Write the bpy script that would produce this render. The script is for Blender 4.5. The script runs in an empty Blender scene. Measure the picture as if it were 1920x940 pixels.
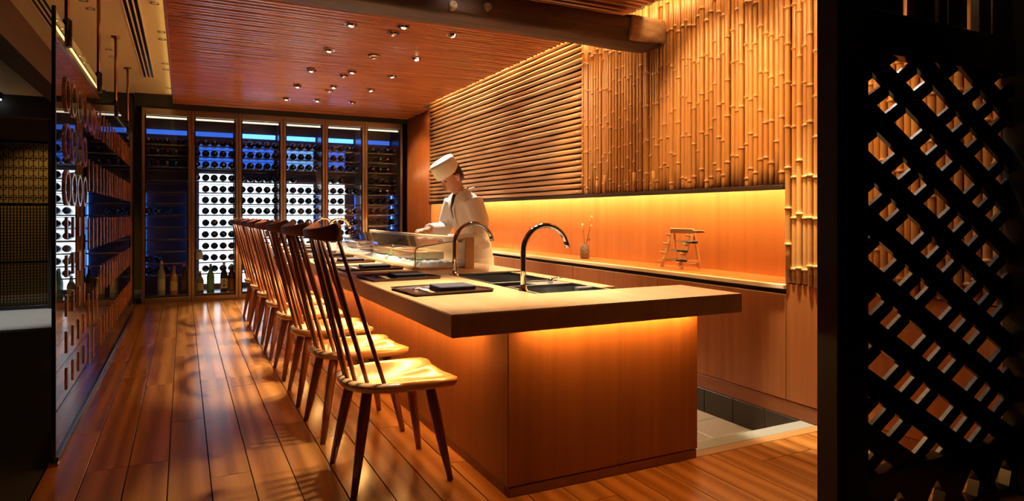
import bpy, bmesh, math, random
from math import sin, cos, pi, radians, sqrt
from mathutils import Vector, Matrix
random.seed(7)
SC = bpy.context.scene
COL = SC.collection
# ---------------------------------------------------------------- camera
F_PX, TH, CAM_Z = 1223.3, 0.4668, 1.1
cam = bpy.data.cameras.new('camera'); cam_o = bpy.data.objects.new('camera', cam); COL.objects.link(cam_o)
cam.sensor_width = 36.0; cam.lens = F_PX * 36.0 / 1920.0
cam.shift_y = -67.0 / 1920.0; cam.clip_start = 0.05
cam_o.location = (0, 0, CAM_Z); cam_o.rotation_euler = (pi / 2, 0, -TH)
SC.camera = cam_o
# ---------------------------------------------------------------- world, exposure
w = bpy.data.worlds.new('world'); SC.world = w; w.use_nodes = True
w.node_tree.nodes['Background'].inputs[0].default_value = (1.0, 0.62, 0.38, 1)
w.node_tree.nodes['Background'].inputs[1].default_value = 0.014
vs = SC.view_settings
vs.view_transform = 'Standard'; vs.look = 'None'; vs.gamma = 1.0; vs.use_curve_mapping = False
vs.exposure = 0.0
WARM = (1.0, 0.58, 0.24)
LAMP = (1.0, 0.86, 0.67)
AMBER = (1.0, 0.55, 0.15)
# light levels, all in one place
L_SPOT_SEAT, L_SPOT_TOP, L_SPOT_WORK = 330.0, 430.0, 330.0
L_WASH = 75.0
L_COVE, L_NICHE, L_COUNTER, L_FRIDGE = 55.0, 105.0, 110.0, 3.0

# ---------------------------------------------------------------- material helpers
MATS = {}
def new_mat(name):
    m = bpy.data.materials.new(name); m.use_nodes = True
    nt = m.node_tree; b = nt.nodes['Principled BSDF']
    MATS[name] = m
    return m, nt, b
def plain(name, col, rough=0.5, metal=0.0, bump=0.0, bscale=60.0, var=0.0, coat=0.0):
    m, nt, b = new_mat(name)
    b.inputs['Base Color'].default_value = (*col, 1); b.inputs['Roughness'].default_value = rough
    b.inputs['Metallic'].default_value = metal; b.inputs['Coat Weight'].default_value = coat
    if bump or var:
        tc = nt.nodes.new('ShaderNodeTexCoord'); nz = nt.nodes.new('ShaderNodeTexNoise')
        nz.inputs['Scale'].default_value = bscale; nz.inputs['Detail'].default_value = 5
        nt.links.new(tc.outputs['Object'], nz.inputs['Vector'])
        if bump:
            bp = nt.nodes.new('ShaderNodeBump'); bp.inputs['Strength'].default_value = bump; bp.inputs['Distance'].default_value = 0.01
            nt.links.new(nz.outputs['Fac'], bp.inputs['Height']); nt.links.new(bp.outputs['Normal'], b.inputs['Normal'])
        if var:
            cr = nt.nodes.new('ShaderNodeValToRGB')
            cr.color_ramp.elements[0].position = 0.3; cr.color_ramp.elements[1].position = 0.7
            cr.color_ramp.elements[0].color = (*[c * (1 - var) for c in col], 1)
            cr.color_ramp.elements[1].color = (*[min(1, c * (1 + var)) for c in col], 1)
            nt.links.new(nz.outputs['Fac'], cr.inputs['Fac']); nt.links.new(cr.outputs['Color'], b.inputs['Base Color'])
    return m
def wood(name, dark, light, axis='Y', rough=0.35, fine=26.0, stretch=0.05, rings=0.0, tint=0.25, coat=0.0, bump=0.08, spec=0.5):
    """grain stretched along one axis, tone varied from object to object"""
    m, nt, b = new_mat(name)
    N, L = nt.nodes, nt.links
    tc = N.new('ShaderNodeTexCoord'); oi = N.new('ShaderNodeObjectInfo')
    add = N.new('ShaderNodeVectorMath'); add.operation = 'ADD'
    mul = N.new('ShaderNodeVectorMath'); mul.operation = 'SCALE'; mul.inputs[0].default_value = (17.3, 31.1, 9.7)
    L.new(oi.outputs['Random'], mul.inputs['Scale'])
    L.new(tc.outputs['Object'], add.inputs[0]); L.new(mul.outputs[0], add.inputs[1])
    mp = N.new('ShaderNodeMapping'); s = [1.0, 1.0, 1.0]; s['XYZ'.index(axis)] = stretch
    mp.inputs['Scale'].default_value = s; L.new(add.outputs[0], mp.inputs['Vector'])
    nz = N.new('ShaderNodeTexNoise'); nz.inputs['Scale'].default_value = fine; nz.inputs['Detail'].default_value = 6
    nz.inputs['Distortion'].default_value = 0.4; L.new(mp.outputs[0], nz.inputs['Vector'])
    fac = nz.outputs['Fac']
    if rings:
        wv = N.new('ShaderNodeTexWave'); wv.wave_type = 'BANDS'; wv.bands_direction = 'X' if axis != 'X' else 'Y'
        wv.inputs['Scale'].default_value = rings; wv.inputs['Distortion'].default_value = 9.0
        wv.inputs['Detail'].default_value = 2.0; wv.inputs['Detail Scale'].default_value = 0.9
        L.new(mp.outputs[0], wv.inputs['Vector'])
        mx = N.new('ShaderNodeMath'); mx.operation = 'MULTIPLY_ADD'; mx.inputs[1].default_value = 0.45
        hf = N.new('ShaderNodeMath'); hf.operation = 'MULTIPLY'; hf.inputs[1].default_value = 0.55
        L.new(nz.outputs['Fac'], hf.inputs[0]); L.new(wv.outputs['Fac'], mx.inputs[0]); L.new(hf.outputs[0], mx.inputs[2])
        fac = mx.outputs[0]
    cr = N.new('ShaderNodeValToRGB'); cr.color_ramp.elements[0].position = 0.28; cr.color_ramp.elements[1].position = 0.72
    cr.color_ramp.elements[0].color = (*dark, 1); cr.color_ramp.elements[1].color = (*light, 1)
    L.new(fac, cr.inputs['Fac'])
    hs = N.new('ShaderNodeHueSaturation')
    mr = N.new('ShaderNodeMapRange'); mr.inputs['To Min'].default_value = 1 - tint; mr.inputs['To Max'].default_value = 1 + tint
    L.new(oi.outputs['Random'], mr.inputs['Value']); L.new(mr.outputs[0], hs.inputs['Value']); L.new(cr.outputs['Color'], hs.inputs['Color'])
    L.new(hs.outputs[0], b.inputs['Base Color'])
    b.inputs['Roughness'].default_value = rough; b.inputs['Coat Weight'].default_value = coat; b.inputs['Coat Roughness'].default_value = 0.12
    b.inputs['Specular IOR Level'].default_value = spec
    if bump:
        bp = N.new('ShaderNodeBump'); bp.inputs['Strength'].default_value = bump; bp.inputs['Distance'].default_value = 0.004
        L.new(fac, bp.inputs['Height']); L.new(bp.outputs['Normal'], b.inputs['Normal'])
    return m
def emit(name, col, strength):
    m, nt, b = new_mat(name)
    b.inputs['Base Color'].default_value = (*col, 1)
    b.inputs['Emission Color'].default_value = (*col, 1); b.inputs['Emission Strength'].default_value = strength
    return m
def thin_glass(name, tint=(1, 1, 1), ior=1.5, rough=0.0, coat=0.0):
    m = bpy.data.materials.new(name); m.use_nodes = True; nt = m.node_tree; nt.nodes.clear()
    o = nt.nodes.new('ShaderNodeOutputMaterial'); mix = nt.nodes.new('ShaderNodeMixShader')
    tr = nt.nodes.new('ShaderNodeBsdfTransparent'); tr.inputs[0].default_value = (*tint, 1)
    gl = nt.nodes.new('ShaderNodeBsdfGlossy'); gl.inputs['Roughness'].default_value = rough
    fr = nt.nodes.new('ShaderNodeFresnel'); fr.inputs['IOR'].default_value = ior
    ge = nt.nodes.new('ShaderNodeNewGeometry'); mr = nt.nodes.new('ShaderNodeMapRange')   # same index seen from inside the pane as from outside
    mr.inputs['To Min'].default_value = ior; mr.inputs['To Max'].default_value = 1.0 / ior
    nt.links.new(ge.outputs['Backfacing'], mr.inputs['Value']); nt.links.new(mr.outputs[0], fr.inputs['IOR'])
    co = nt.nodes.new('ShaderNodeMapRange'); co.inputs['To Min'].default_value = coat   # reflective coating
    nt.links.new(fr.outputs[0], co.inputs['Value'])
    nt.links.new(co.outputs[0], mix.inputs[0]); nt.links.new(tr.outputs[0], mix.inputs[1]); nt.links.new(gl.outputs[0], mix.inputs[2])
    nt.links.new(mix.outputs[0], o.inputs[0])
    MATS[name] = m
    return m

M_floor = wood('oak_floor', (0.25, 0.088, 0.017), (0.39, 0.158, 0.036), 'Y', rough=0.2, fine=34, stretch=0.06, rings=3.0, tint=0.1, bump=0.05)
M_counter = wood('counter_wood', (0.54, 0.32, 0.13), (0.66, 0.41, 0.18), 'Y', rough=0.28, fine=20, stretch=0.04, tint=0.0, bump=0.02)
M_panel = wood('panel_wood', (0.27, 0.082, 0.018), (0.37, 0.122, 0.028), 'Z', rough=0.42, fine=24, stretch=0.035, tint=0.08, bump=0.02)
M_plinth = wood('plinth_wood', (0.22, 0.068, 0.018), (0.30, 0.098, 0.026), 'Y', rough=0.45, tint=0.05)
M_chair = wood('chair_wood', (0.15, 0.042, 0.015), (0.22, 0.068, 0.024), 'Z', rough=0.33, fine=22, stretch=0.08, tint=0.06)
M_seat = wood('seat_wood', (0.44, 0.21, 0.08), (0.62, 0.34, 0.14), 'X', rough=0.22, fine=16, stretch=0.06, tint=0.05)
M_ceil = wood('ceiling_slat_wood', (0.28, 0.076, 0.02), (0.48, 0.15, 0.042), 'X', rough=0.26, fine=34, stretch=0.06, tint=0.0, bump=0.1)
M_rib = wood('ribbed_wall_wood', (0.30, 0.09, 0.024), (0.42, 0.14, 0.04), 'Z', rough=0.3, fine=30, stretch=0.05, tint=0.0)
M_beam = wood('hewn_timber', (0.02, 0.007, 0.003), (0.095, 0.038, 0.015), 'X', rough=0.6, fine=16, stretch=0.09, tint=0.0, bump=0.6)
M_beam_end = wood('beam_end_wood', (0.22, 0.12, 0.055), (0.42, 0.26, 0.14), 'X', rough=0.5, fine=30, stretch=0.5, tint=0.0, bump=0.3)
M_bamboo = wood('bamboo', (0.40, 0.175, 0.045), (0.54, 0.25, 0.07), 'Z', rough=0.38, fine=30, stretch=0.03, tint=0.08, bump=0.03)
M_bamboo_h = wood('bamboo_rod', (0.42, 0.21, 0.085), (0.58, 0.32, 0.14), 'Y', rough=0.24, fine=30, stretch=0.03, tint=0.08, bump=0.05)
M_niche = wood('niche_wood', (0.44, 0.14, 0.028), (0.56, 0.195, 0.042), 'Z', rough=0.4, fine=14, stretch=0.03, tint=0.0, bump=0.01)
M_edge = wood('shelf_edge_wood', (0.76, 0.58, 0.3), (0.86, 0.68, 0.4), 'Y', rough=0.4, tint=0.0)
M_palewood = wood('pale_cypress', (0.58, 0.38, 0.18), (0.72, 0.5, 0.26), 'Y', rough=0.4, tint=0.05)
M_black = plain('black_lacquer', (0.006, 0.005, 0.004), 0.26)
M_blackpost = plain('dark_post', (0.007, 0.006, 0.004), 0.55, bump=0.1, bscale=20)
M_dark = plain('dark_soffit', (0.012, 0.009, 0.007), 0.6, bump=0.02)
M_gap = plain('shadow_gap', (0.03, 0.012, 0.006), 0.7, bump=0.02)
M_plaster = plain('cream_plaster', (0.72, 0.56, 0.28), 0.7, bump=0.04, bscale=40)
M_carpet = plain('black_carpet', (0.012, 0.012, 0.014), 0.85, bump=0.4, bscale=300, var=0.3)
M_stone = plain('grey_stone', (0.24, 0.235, 0.215), 0.45, bump=0.05, bscale=90, var=0.15)
M_tile = plain('cream_floor_tile', (0.56, 0.50, 0.40), 0.35, bump=0.03, bscale=50, var=0.06)
M_grout = plain('tile_grout', (0.16, 0.13, 0.10), 0.8, bump=0.1)
M_darktile = plain('dark_wall_tile', (0.03, 0.022, 0.014), 0.4, bump=0.04, var=0.15)
M_greyfloor = plain('pale_grey_floor', (0.42, 0.42, 0.40), 0.6, bump=0.15, bscale=40, var=0.15)
M_steel = plain('brushed_steel', (0.62, 0.62, 0.60), 0.22, 1.0, bump=0.01)
M_chrome = plain('polished_chrome', (0.72, 0.70, 0.68), 0.08, 1.0, bump=0.003)
M_bronze = plain('bronze_frame', (0.40, 0.31, 0.24), 0.28, 1.0, bump=0.01, bscale=120)
M_copper = plain('copper_rod', (0.36, 0.16, 0.07), 0.3, 1.0, bump=0.01)
M_granite = plain('speckled_granite', (0.2, 0.19, 0.17), 0.35, bump=0.02, bscale=500, var=0.9)
M_glass = thin_glass('clear_glass', (0.97, 0.99, 0.98))
M_glass_dark = thin_glass('partition_glass', (0.6, 0.64, 0.64), 1.6, 0.0, 0.32)
M_fridge_glass = thin_glass('cabinet_glass', (0.92, 0.95, 0.97), 1.35)
M_wallglass_block = wood('plaque_wood', (0.17, 0.062, 0.028), (0.36, 0.15, 0.07), 'Z', rough=0.2, tint=0.25)
M_ring = plain('polished_ring', (0.52, 0.44, 0.36), 0.18, 0.9, bump=0.01)

# ---------------------------------------------------------------- mesh helpers
class MB:
    def __init__(s): s.v = []; s.f = []; s.m = []; s.sm = []
    def add(s, vs_, fs, mi=0, smooth=False):
        o = len(s.v); s.v += [tuple(p) for p in vs_]
        for f in fs: s.f.append(tuple(i + o for i in f)); s.m.append(mi); s.sm.append(smooth)
        return s
    def box(s, x0, x1, y0, y1, z0, z1, mi=0):
        vs_ = [(x, y, z) for x in (x0, x1) for y in (y0, y1) for z in (z0, z1)]
        return s.add(vs_, [(0, 1, 3, 2), (4, 6, 7, 5), (0, 4, 5, 1), (2, 3, 7, 6), (0, 2, 6, 4), (1, 5, 7, 3)], mi)
    def bbox(s, x0, x1, y0, y1, z0, z1, b=0.004, mi=0):
        """box with chamfered edges"""
        X, Y, Z = (x0, x1), (y0, y1), (z0, z1)
        vs_, idx = [], {}
        for ix in (0, 1):
            for iy in (0, 1):
                for iz in (0, 1):
                    sx, sy, sz = (1, -1)[ix], (1, -1)[iy], (1, -1)[iz]
                    for k in range(3):
                        p = [X[ix] + sx * b, Y[iy] + sy * b, Z[iz] + sz * b]
                        p[k] = (X[ix], Y[iy], Z[iz])[k]
                        idx[(ix, iy, iz, k)] = len(vs_); vs_.append(p)
        fs = []
        for k in range(3):
            a, c = [(1, 2), (2, 0), (0, 1)][k]
            for sd in (0, 1):
                q = []
                for (i, j) in ((0, 0), (1, 0), (1, 1), (0, 1)):
                    t = [0, 0, 0]; t[k] = sd; t[a] = i; t[c] = j; q.append(idx[(*t, k)])
                fs.append(q if sd else q[::-1])
        for k in range(3):
            a, c = [(1, 2), (2, 0), (0, 1)][k]
            for i in (0, 1):
                for j in (0, 1):
                    t0 = [0, 0, 0]; t0[a] = i; t0[c] = j; t1 = list(t0); t1[k] = 1
                    fs.append((idx[(*t0, a)], idx[(*t0, c)], idx[(*t1, c)], idx[(*t1, a)]))
        for ix in (0, 1):
            for iy in (0, 1):
                for iz in (0, 1): fs.append(tuple(idx[(ix, iy, iz, k)] for k in range(3)))
        return s.add(vs_, fs, mi)
    def prism(s, pts, z0, z1, mi=0, plane='XY'):
        n = len(pts)
        def P(p, t): return (p[0], p[1], t) if plane == 'XY' else ((p[0], t, p[1]) if plane == 'XZ' else (t, p[0], p[1]))
        vs_ = [P(p, z0) for p in pts] + [P(p, z1) for p in pts]
        fs = [tuple(range(n))[::-1], tuple(range(n, 2 * n))] + [(i, (i + 1) % n, (i + 1) % n + n, i + n) for i in range(n)]
        return s.add(vs_, fs, mi)
    def lathe(s, prof, n=12, c=(0, 0, 0), mi=0, axis='Z', smooth=True, cap=True):
        vs_, fs = [], []
        for r, z in prof:
            for k in range(n):
                a = 2 * pi * k / n
                p = (r * cos(a), r * sin(a), z)
                if axis == 'Y': p = (p[0], p[2], p[1])
                if axis == 'X': p = (p[2], p[0], p[1])
                vs_.append((p[0] + c[0], p[1] + c[1], p[2] + c[2]))
        for i in range(len(prof) - 1):
            for k in range(n):
                a, b_ = i * n + k, i * n + (k + 1) % n
                fs.append((a, b_, b_ + n, a + n))
        if cap:
            fs.append(tuple(range(n))[::-1]); m = (len(prof) - 1) * n; fs.append(tuple(range(m, m + n)))
        return s.add(vs_, fs, mi, smooth)
    def tube(s, pts, r, n=8, mi=0, cap=True, flat=None):
        """tube through points; r a number or list; flat = (a, b) factors in the two normal directions"""
        pts = [Vector(p) for p in pts]; N = len(pts)
        rs = r if isinstance(r, (list, tuple)) else [r] * N
        vs_, fs = [], []
        up = Vector((0, 0, 1)); t0 = (pts[1] - pts[0]).normalized()
        if abs(t0.dot(up)) > 0.93: up = Vector((0, 1, 0))
        nrm = (up - t0 * up.dot(t0)).normalized()
        for i in range(N):
            t = (pts[min(i + 1, N - 1)] - pts[max(i - 1, 0)]).normalized()
            nrm = (nrm - t * nrm.dot(t)).normalized(); bi = t.cross(nrm)
            fa, fb = flat if flat else (1, 1)
            for k in range(n):
                a = 2 * pi * k / n + pi / n
                vs_.append(pts[i] + nrm * (cos(a) * rs[i] * fa) + bi * (sin(a) * rs[i] * fb))
        for i in range(N - 1):
            for k in range(n):
                a, b_ = i * n + k, i * n + (k + 1) % n
                fs.append((a, b_, b_ + n, a + n))
        if cap:
            fs.append(tuple(range(n))[::-1]); m = (N - 1) * n; fs.append(tuple(range(m, m + n)))
        return s.add(vs_, fs, mi, n > 5)
    def ring(s, r0, r1, z0, z1, n=20, c=(0, 0, 0), axis='Z', mi=0):
        vs_, fs = [], []
        for k in range(n):
            a = 2 * pi * k / n
            for r, z in ((r0, z0), (r1, z0), (r1, z1), (r0, z1)):
                p = (r * cos(a), r * sin(a), z)
                if axis == 'X': p = (p[2], p[0], p[1])
                if axis == 'Y': p = (p[0], p[2], p[1])
                vs_.append((p[0] + c[0], p[1] + c[1], p[2] + c[2]))
        for k in range(n):
            a, b_ = k * 4, ((k + 1) % n) * 4
            for j in range(4): fs.append((a + j, b_ + j, b_ + (j + 1) % 4, a + (j + 1) % 4))
        return s.add(vs_, fs, mi)
    def mesh(s, name, mats):
        me = bpy.data.meshes.new(name); me.from_pydata(s.v, [], s.f)
        for m in (mats if isinstance(mats, (list, tuple)) else [mats]): me.materials.append(m)
        me.polygons.foreach_set('material_index', s.m); me.polygons.foreach_set('use_smooth', s.sm)
        bm = bmesh.new(); bm.from_mesh(me); bmesh.ops.recalc_face_normals(bm, faces=bm.faces); bm.to_mesh(me); bm.free()
        me.update()
        return me
    def build(s, name, mats, parent=None, loc=(0, 0, 0), rot=(0, 0, 0)):
        return place(name, s.mesh(name, mats), parent, loc, rot)
def place(name, me, parent=None, loc=(0, 0, 0), rot=(0, 0, 0)):
    o = bpy.data.objects.new(name, me); COL.objects.link(o)
    o.location = loc; o.rotation_euler = rot
    if parent: o.parent = parent
    return o
def tag(o, label=None, cat=None, group=None, kind=None):
    if label: o['label'] = label
    if cat: o['category'] = cat
    if group: o['group'] = group
    if kind: o['kind'] = kind
    return o
def empty(name, loc=(0, 0, 0), rz=0.0):
    o = bpy.data.objects.new(name, None); COL.objects.link(o); o.location = loc; o.rotation_euler = (0, 0, rz)
    o.empty_display_size = 0.1
    return o
def copy_tree(o, parent=None):
    c = o.copy(); COL.objects.link(c); c.parent = parent
    for ch in [k for k in bpy.data.objects if k.parent == o]: copy_tree(ch, c)
    return c
def spot(name, loc, target, energy, size=55, blend=0.6, col=LAMP, radius=0.05, parent=None):
    l = bpy.data.lights.new(name, 'SPOT'); l.energy = energy; l.color = col
    l.spot_size = radians(size); l.spot_blend = blend; l.shadow_soft_size = radius
    o = bpy.data.objects.new(name, l); COL.objects.link(o)
    d = Vector(target) - Vector(loc)
    o.rotation_euler = d.to_track_quat('-Z', 'Y').to_euler()
    if parent: o.parent = parent; o.location = Vector(loc) - Vector(parent.location)
    else: o.location = loc
    return o
ORD = ['first', 'second', 'third', 'fourth', 'fifth', 'sixth', 'seventh', 'eighth', 'ninth', 'tenth', 'eleventh', 'twelfth', 'thirteenth', 'fourteenth', 'fifteenth', 'sixteenth', 'seventeenth', 'eighteenth']

# ================================================================ dimensions
WX = 2.95            # bamboo wall plane
FY = 9.24            # wine cabinet fronts
GX = -0.507          # glass partition plane
CZ = 2.5             # slatted ceiling
SUNK = -0.15

# ================================================================ floor
floor = tag(MB().box(-0.53, WX, -1.2, 2.30, -0.06, -0.012).box(-0.53, 1.9, 2.262, FY + 0.7, -0.06, -0.012).build('floor', M_gap), 'honey oak plank floor of the sushi bar', None, None, 'structure')
PW = 0.158
rnd = random.Random(3)
i = 0
x = -0.53 + 0.0
plank_cache = {}
def plank(x0, x1, y0, y1):
    wdt, ln = round(x1 - x0 - 0.0045, 4), round(y1 - y0 - 0.0035, 4)
    k = (wdt, ln)
    if k not in plank_cache:
        plank_cache[k] = MB().bbox(0, wdt, 0, ln, -0.012, 0, 0.0006).mesh('plank', M_floor)
    place('plank', plank_cache[k], floor, (x0 + 0.002, y0 + 0.0015, 0))
x = -0.227 - 2 * PW + 0.013
first = True
while x < WX - 0.01:
    x0, x1 = max(x, -0.53), min(x + PW, WX)
    yend = FY + 0.02 if x1 < 1.25 else 2.262
    if x0 < 1.122 < x1: yend = FY + 0.02
    y = -1.2 + rnd.choice((0.0, 0.3, 0.6, 0.9, 1.2)) - 1.5
    while y < yend - 0.05:
        ln = rnd.choice((1.2, 1.5, 1.8))
        ya, yb = max(y, -1.2), min(y + ln, yend)
        if yend - yb < 0.12: yb = yend
        if yb > ya + 0.05: plank(x0, x1, ya, yb)
        y += ln if yb < yend else 99
    x += PW
# wooden nosing and stone step at the edge of the sunken work aisle
tag(MB().bbox(2.082, WX - 0.002, 2.264, 2.325, -0.06, 0.001, 0.002).build('trim_1', wood('nosing_wood', (0.3, 0.14, 0.05), (0.42, 0.2, 0.075), 'X', rough=0.35, tint=0)), 'oak nosing along the step down to the aisle', None, None, 'structure')
tag(MB().bbox(2.082, WX - 0.002, 2.327, 2.42, SUNK, 0.0, 0.003).build('trim_2', M_stone), 'grey stone step edge beside the bar', None, None, 'structure')
sunk = tag(MB().box(1.7, WX, 2.42, FY + 0.3, SUNK - 0.06, SUNK - 0.012).build('floor_sunken', M_grout), 'sunken floor of the work aisle behind the bar', None, None, 'structure')
tm = MB().bbox(0, 0.296, 0, 0.296, -0.012, 0, 0.002).mesh('tile', M_tile)
for a in range(4):
    for b_ in range(20):
        place('tile', tm, sunk, (WX - 0.3 * (a + 1) + 0.002, 2.422 + 0.3 * b_, SUNK))

# carpet on the other side of the glass, pale floor further away
tag(MB().box(-3.2, -0.535, -1.2, 7.75, -0.05, -0.004).build('floor_carpet', M_carpet), 'black carpet of the corridor outside the glass', None, None, 'structure')
tag(MB().box(-3.2, -0.535, 7.75, 11.2, -0.05, -0.004).build('floor_hall', M_greyfloor), 'pale grey hall floor beyond the black carpet', None, None, 'structure')

# ================================================================ ceilings
ceil = tag(MB().box(-0.1, 2.77, 0.3, FY + 0.7, CZ + 0.03, CZ + 0.12).box(2.77, WX, 8.26, FY + 0.7, CZ + 0.03, CZ + 0.12).build('ceiling', M_gap), 'dropped red-brown slatted ceiling over the bar', None, None, 'structure')
sl = MB(); y = 0.3
rnd = random.Random(11)
while y < FY + 0.65:
    p = 0.066
    x1 = WX - 0.005 if y > 8.26 else 2.77
    dz = rnd.uniform(-0.004, 0.004)
    h = 0.03
    vs_ = []
    for xx in (-0.1, x1):
        vs_ += [(xx, y + 0.005, CZ + h + dz), (xx, y + 0.005, CZ + 0.014 + dz), (xx, y + 0.017, CZ + 0.001 + dz), (xx, y + 0.046, CZ + 0.001 + dz), (xx, y + 0.058, CZ + 0.014 + dz), (xx, y + 0.058, CZ + h + dz)]
    sl.add(vs_, [(0, 1, 2, 3, 4, 5), (11, 10, 9, 8, 7, 6)] + [(k, (k + 1) % 6, (k + 1) % 6 + 6, k + 6) for k in range(6)])
    y += p
tag(sl.build('ceiling_slats', M_ceil, ceil), None, None, None, 'stuff')
# ceiling edge board on the corridor side
MB().bbox(-0.118, -0.1, 0.3, FY + 0.02, CZ - 0.006, CZ + 0.2, 0.002).build('edge_board', M_rib, ceil)
MB().box(-0.1205, -0.1185, 0.5, FY - 0.1, 2.55, 2.58).build('cove_strip', emit('led_corridor', (1.0, 0.66, 0.25), 3.6), ceil)
tag(MB().box(-3.2, -0.118, -1.2, FY + 1.9, 2.6, 2.7).build('ceiling_corridor', M_plaster), 'cream plaster ceiling above the glass partition', None, None, 'structure')
tag(MB().box(-0.1, WX + 0.5, -1.2, FY + 0.7, 2.82, 2.9).build('ceiling_upper', M_dark), 'dark slab above the slatted ceiling', None, None, 'structure')
tag(MB().box(-0.53, -0.1, FY - 0.02, FY + 0.6, 2.45, 2.6).box(-0.53, WX, FY + 0.0, FY + 0.6, 2.432, 2.5).build('trim_3', M_dark), 'dark bulkhead over the wine cabinets', None, None, 'structure')

# linear air slots in the plaster ceiling
def slot_diffuser(x0, x1, y0, y1, label):
    t = empty('air_diffuser', ((x0 + x1) / 2, (y0 + y1) / 2, 2.6)); tag(t, label, 'air vent')
    cx, cy = t.location.x, t.location.y
    MB().box(x0 - cx, x1 - cx, y0 - cy, y1 - cy, -0.004, -0.001).build('backing', M_black, t)
    n = 4; wd = (x1 - x0)
    for k in range(n):
        xa = x0 + wd * k / (n - 1) - 0.006
        MB().bbox(xa - cx, xa + 0.012 - cx, y0 - cy, y1 - cy, -0.012, -0.004, 0.002).build('slat', M_plaster, t)
    for yy in (y0, y1): MB().bbox(x0 - 0.01 - cx, x1 + 0.01 - cx, yy - 0.008 - cy, yy + 0.008 - cy, -0.013, -0.001, 0.002).build('end_bar', M_plaster, t)
slot_diffuser(-0.385, -0.28, 4.6, 8.1, 'long slotted air vent in the cream ceiling beside the wood slats')
slot_diffuser(-0.95, -0.85, 4.4, 7.6, 'slotted air vent in the cream ceiling on the corridor side of the glass')

# ================================================================ right wall: bamboo
wall = tag(MB().box(WX + 0.02, WX + 0.5, 1.452, 2.515, 0.0, 2.82).box(WX + 0.02, WX + 0.5, 2.515, 8.26, 1.31, 2.82).box(WX + 0.0, WX + 0.5, 8.26, FY + 0.7, 0.0, 2.82).build('wall_right', M_gap), 'right-hand wall clad with split bamboo above a lit niche', None, None, 'structure')
# vertical culms: a dozen variants shared by all
def culm_mesh(length, r, rr, name, mat, axis='Z'):
    prof = [(r, 0.0)]
    z = rr.uniform(0.04, 0.24)
    while z < length - 0.03:
        prof += [(r * 0.985, z - 0.03), (r * 0.985, z - 0.012), (r * 1.06, z - 0.006), (r * 1.3, z - 0.004), (r * 1.32, z + 0.004), (r * 1.06, z + 0.007), (r * 0.985, z + 0.012), (r * 0.985, z + 0.03)]
        z += rr.uniform(0.19, 0.31)
    prof.append((r, length))
    return MB().lathe(prof, 10, axis=axis).mesh(name, mat)
rr = random.Random(21)
PITCH = 0.0365
hi = [culm_mesh(1.31, 0.0170, rr, 'culm', M_bamboo) for _ in range(16)]
lo = [culm_mesh(1.86, 0.0170, rr, 'culm', M_bamboo) for _ in range(10)]
y = 1.46; last = -1
while y < 4.53:
    pool, z0 = (lo, 0.728) if y < 2.515 else (hi, 1.268)
    k = rr.randrange(len(pool))
    while k == last: k = rr.randrange(len(pool))
    last = k
    place('bamboo_culm', pool[k], wall, (WX + rr.uniform(-0.007, 0.006), y + PITCH / 2, z0 + rr.uniform(-0.004, 0.004)), (rr.uniform(-0.002, 0.002), 0, rr.uniform(0, 6)))
    # split stub nailed over the culm near the bottom of the cladding
    y += PITCH
stub = [culm_mesh(l, 0.016, rr, 'culm_stub', M_bamboo) for l in (0.1, 0.12, 0.14, 0.16, 0.2)]
y = 2.56
while y < 4.5:
    if rr.random() < 0.14:
        place('bamboo_stub', stub[rr.randrange(5)], wall, (WX - 0.017, y, 1.268 + rr.uniform(0, 0.01)), (0, 0, rr.uniform(0, 6)))
    y += PITCH * rr.choice((1, 1, 2))
MB().bbox(WX - 0.03, WX + 0.035, 2.515, 8.26, 1.240, 1.266, 0.003).box(WX + 0.022, WX + 0.035, 2.515, 8.26, 1.266, 1.312).build('niche_lip', M_gap, wall)
# horizontal rods
def rod_mesh(rr):
    prof = []; L_ = 3.72; n = 22
    ph = rr.uniform(0, 6)
    vs_ = [(0.0200 + 0.002 * sin(ph + j * 1.3) + rr.uniform(-0.001, 0.001), L_ * j / n) for j in range(n + 1)]
    return MB().lathe(vs_, 8, axis='Y').mesh('rod', M_bamboo_h)
rods = [rod_mesh(rr) for _ in range(6)]
z = 1.29; k = 0
while z < 2.72:
    place('bamboo_rod', rods[k % 6], wall, (WX - 0.006 + rr.uniform(-0.006, 0.006), 4.54 + rr.uniform(-0.004, 0.004), z), (rr.uniform(-0.0012, 0.0012), rr.uniform(0, 6), 0))
    z += 0.0495; k += 1
# finely ribbed wood beside the wine cabinets
rb = MB(); y = 8.262
while y < FY - 0.01:
    rb.lathe([(0.011, 0.0), (0.011, 2.498)], 6, c=(WX - 0.004, y + 0.012, 0.0)); y += 0.024
tag(rb.build('wall_ribs', M_rib, wall), None, None, None, 'stuff')
# niche: back, end cheeks, top
NBX = 3.33
MB().box(NBX, NBX + 0.05, 2.5, 8.26, 0.7, 1.312).build('niche_back', M_niche, wall)
MB().box(WX + 0.0, NBX, 2.505, 2.52, 0.7, 1.312).box(WX + 0.0, NBX, 8.24, 8.26, 0.7, 1.312).build('niche_cheek', M_niche, wall)
MB().bbox(NBX - 0.15, NBX - 0.125, 2.56, 8.2, 1.298, 1.309, 0.001).build('led_strip', emit('led_amber', (1.0, 0.66, 0.26), L_NICHE), wall)
# light strip in the cove above the ceiling edge
MB().box(2.80, 2.84, 1.0, 8.2, 2.68, 2.69).build('cove_strip', emit('led_cove', (1.0, 0.58, 0.22), L_COVE), wall)

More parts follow.
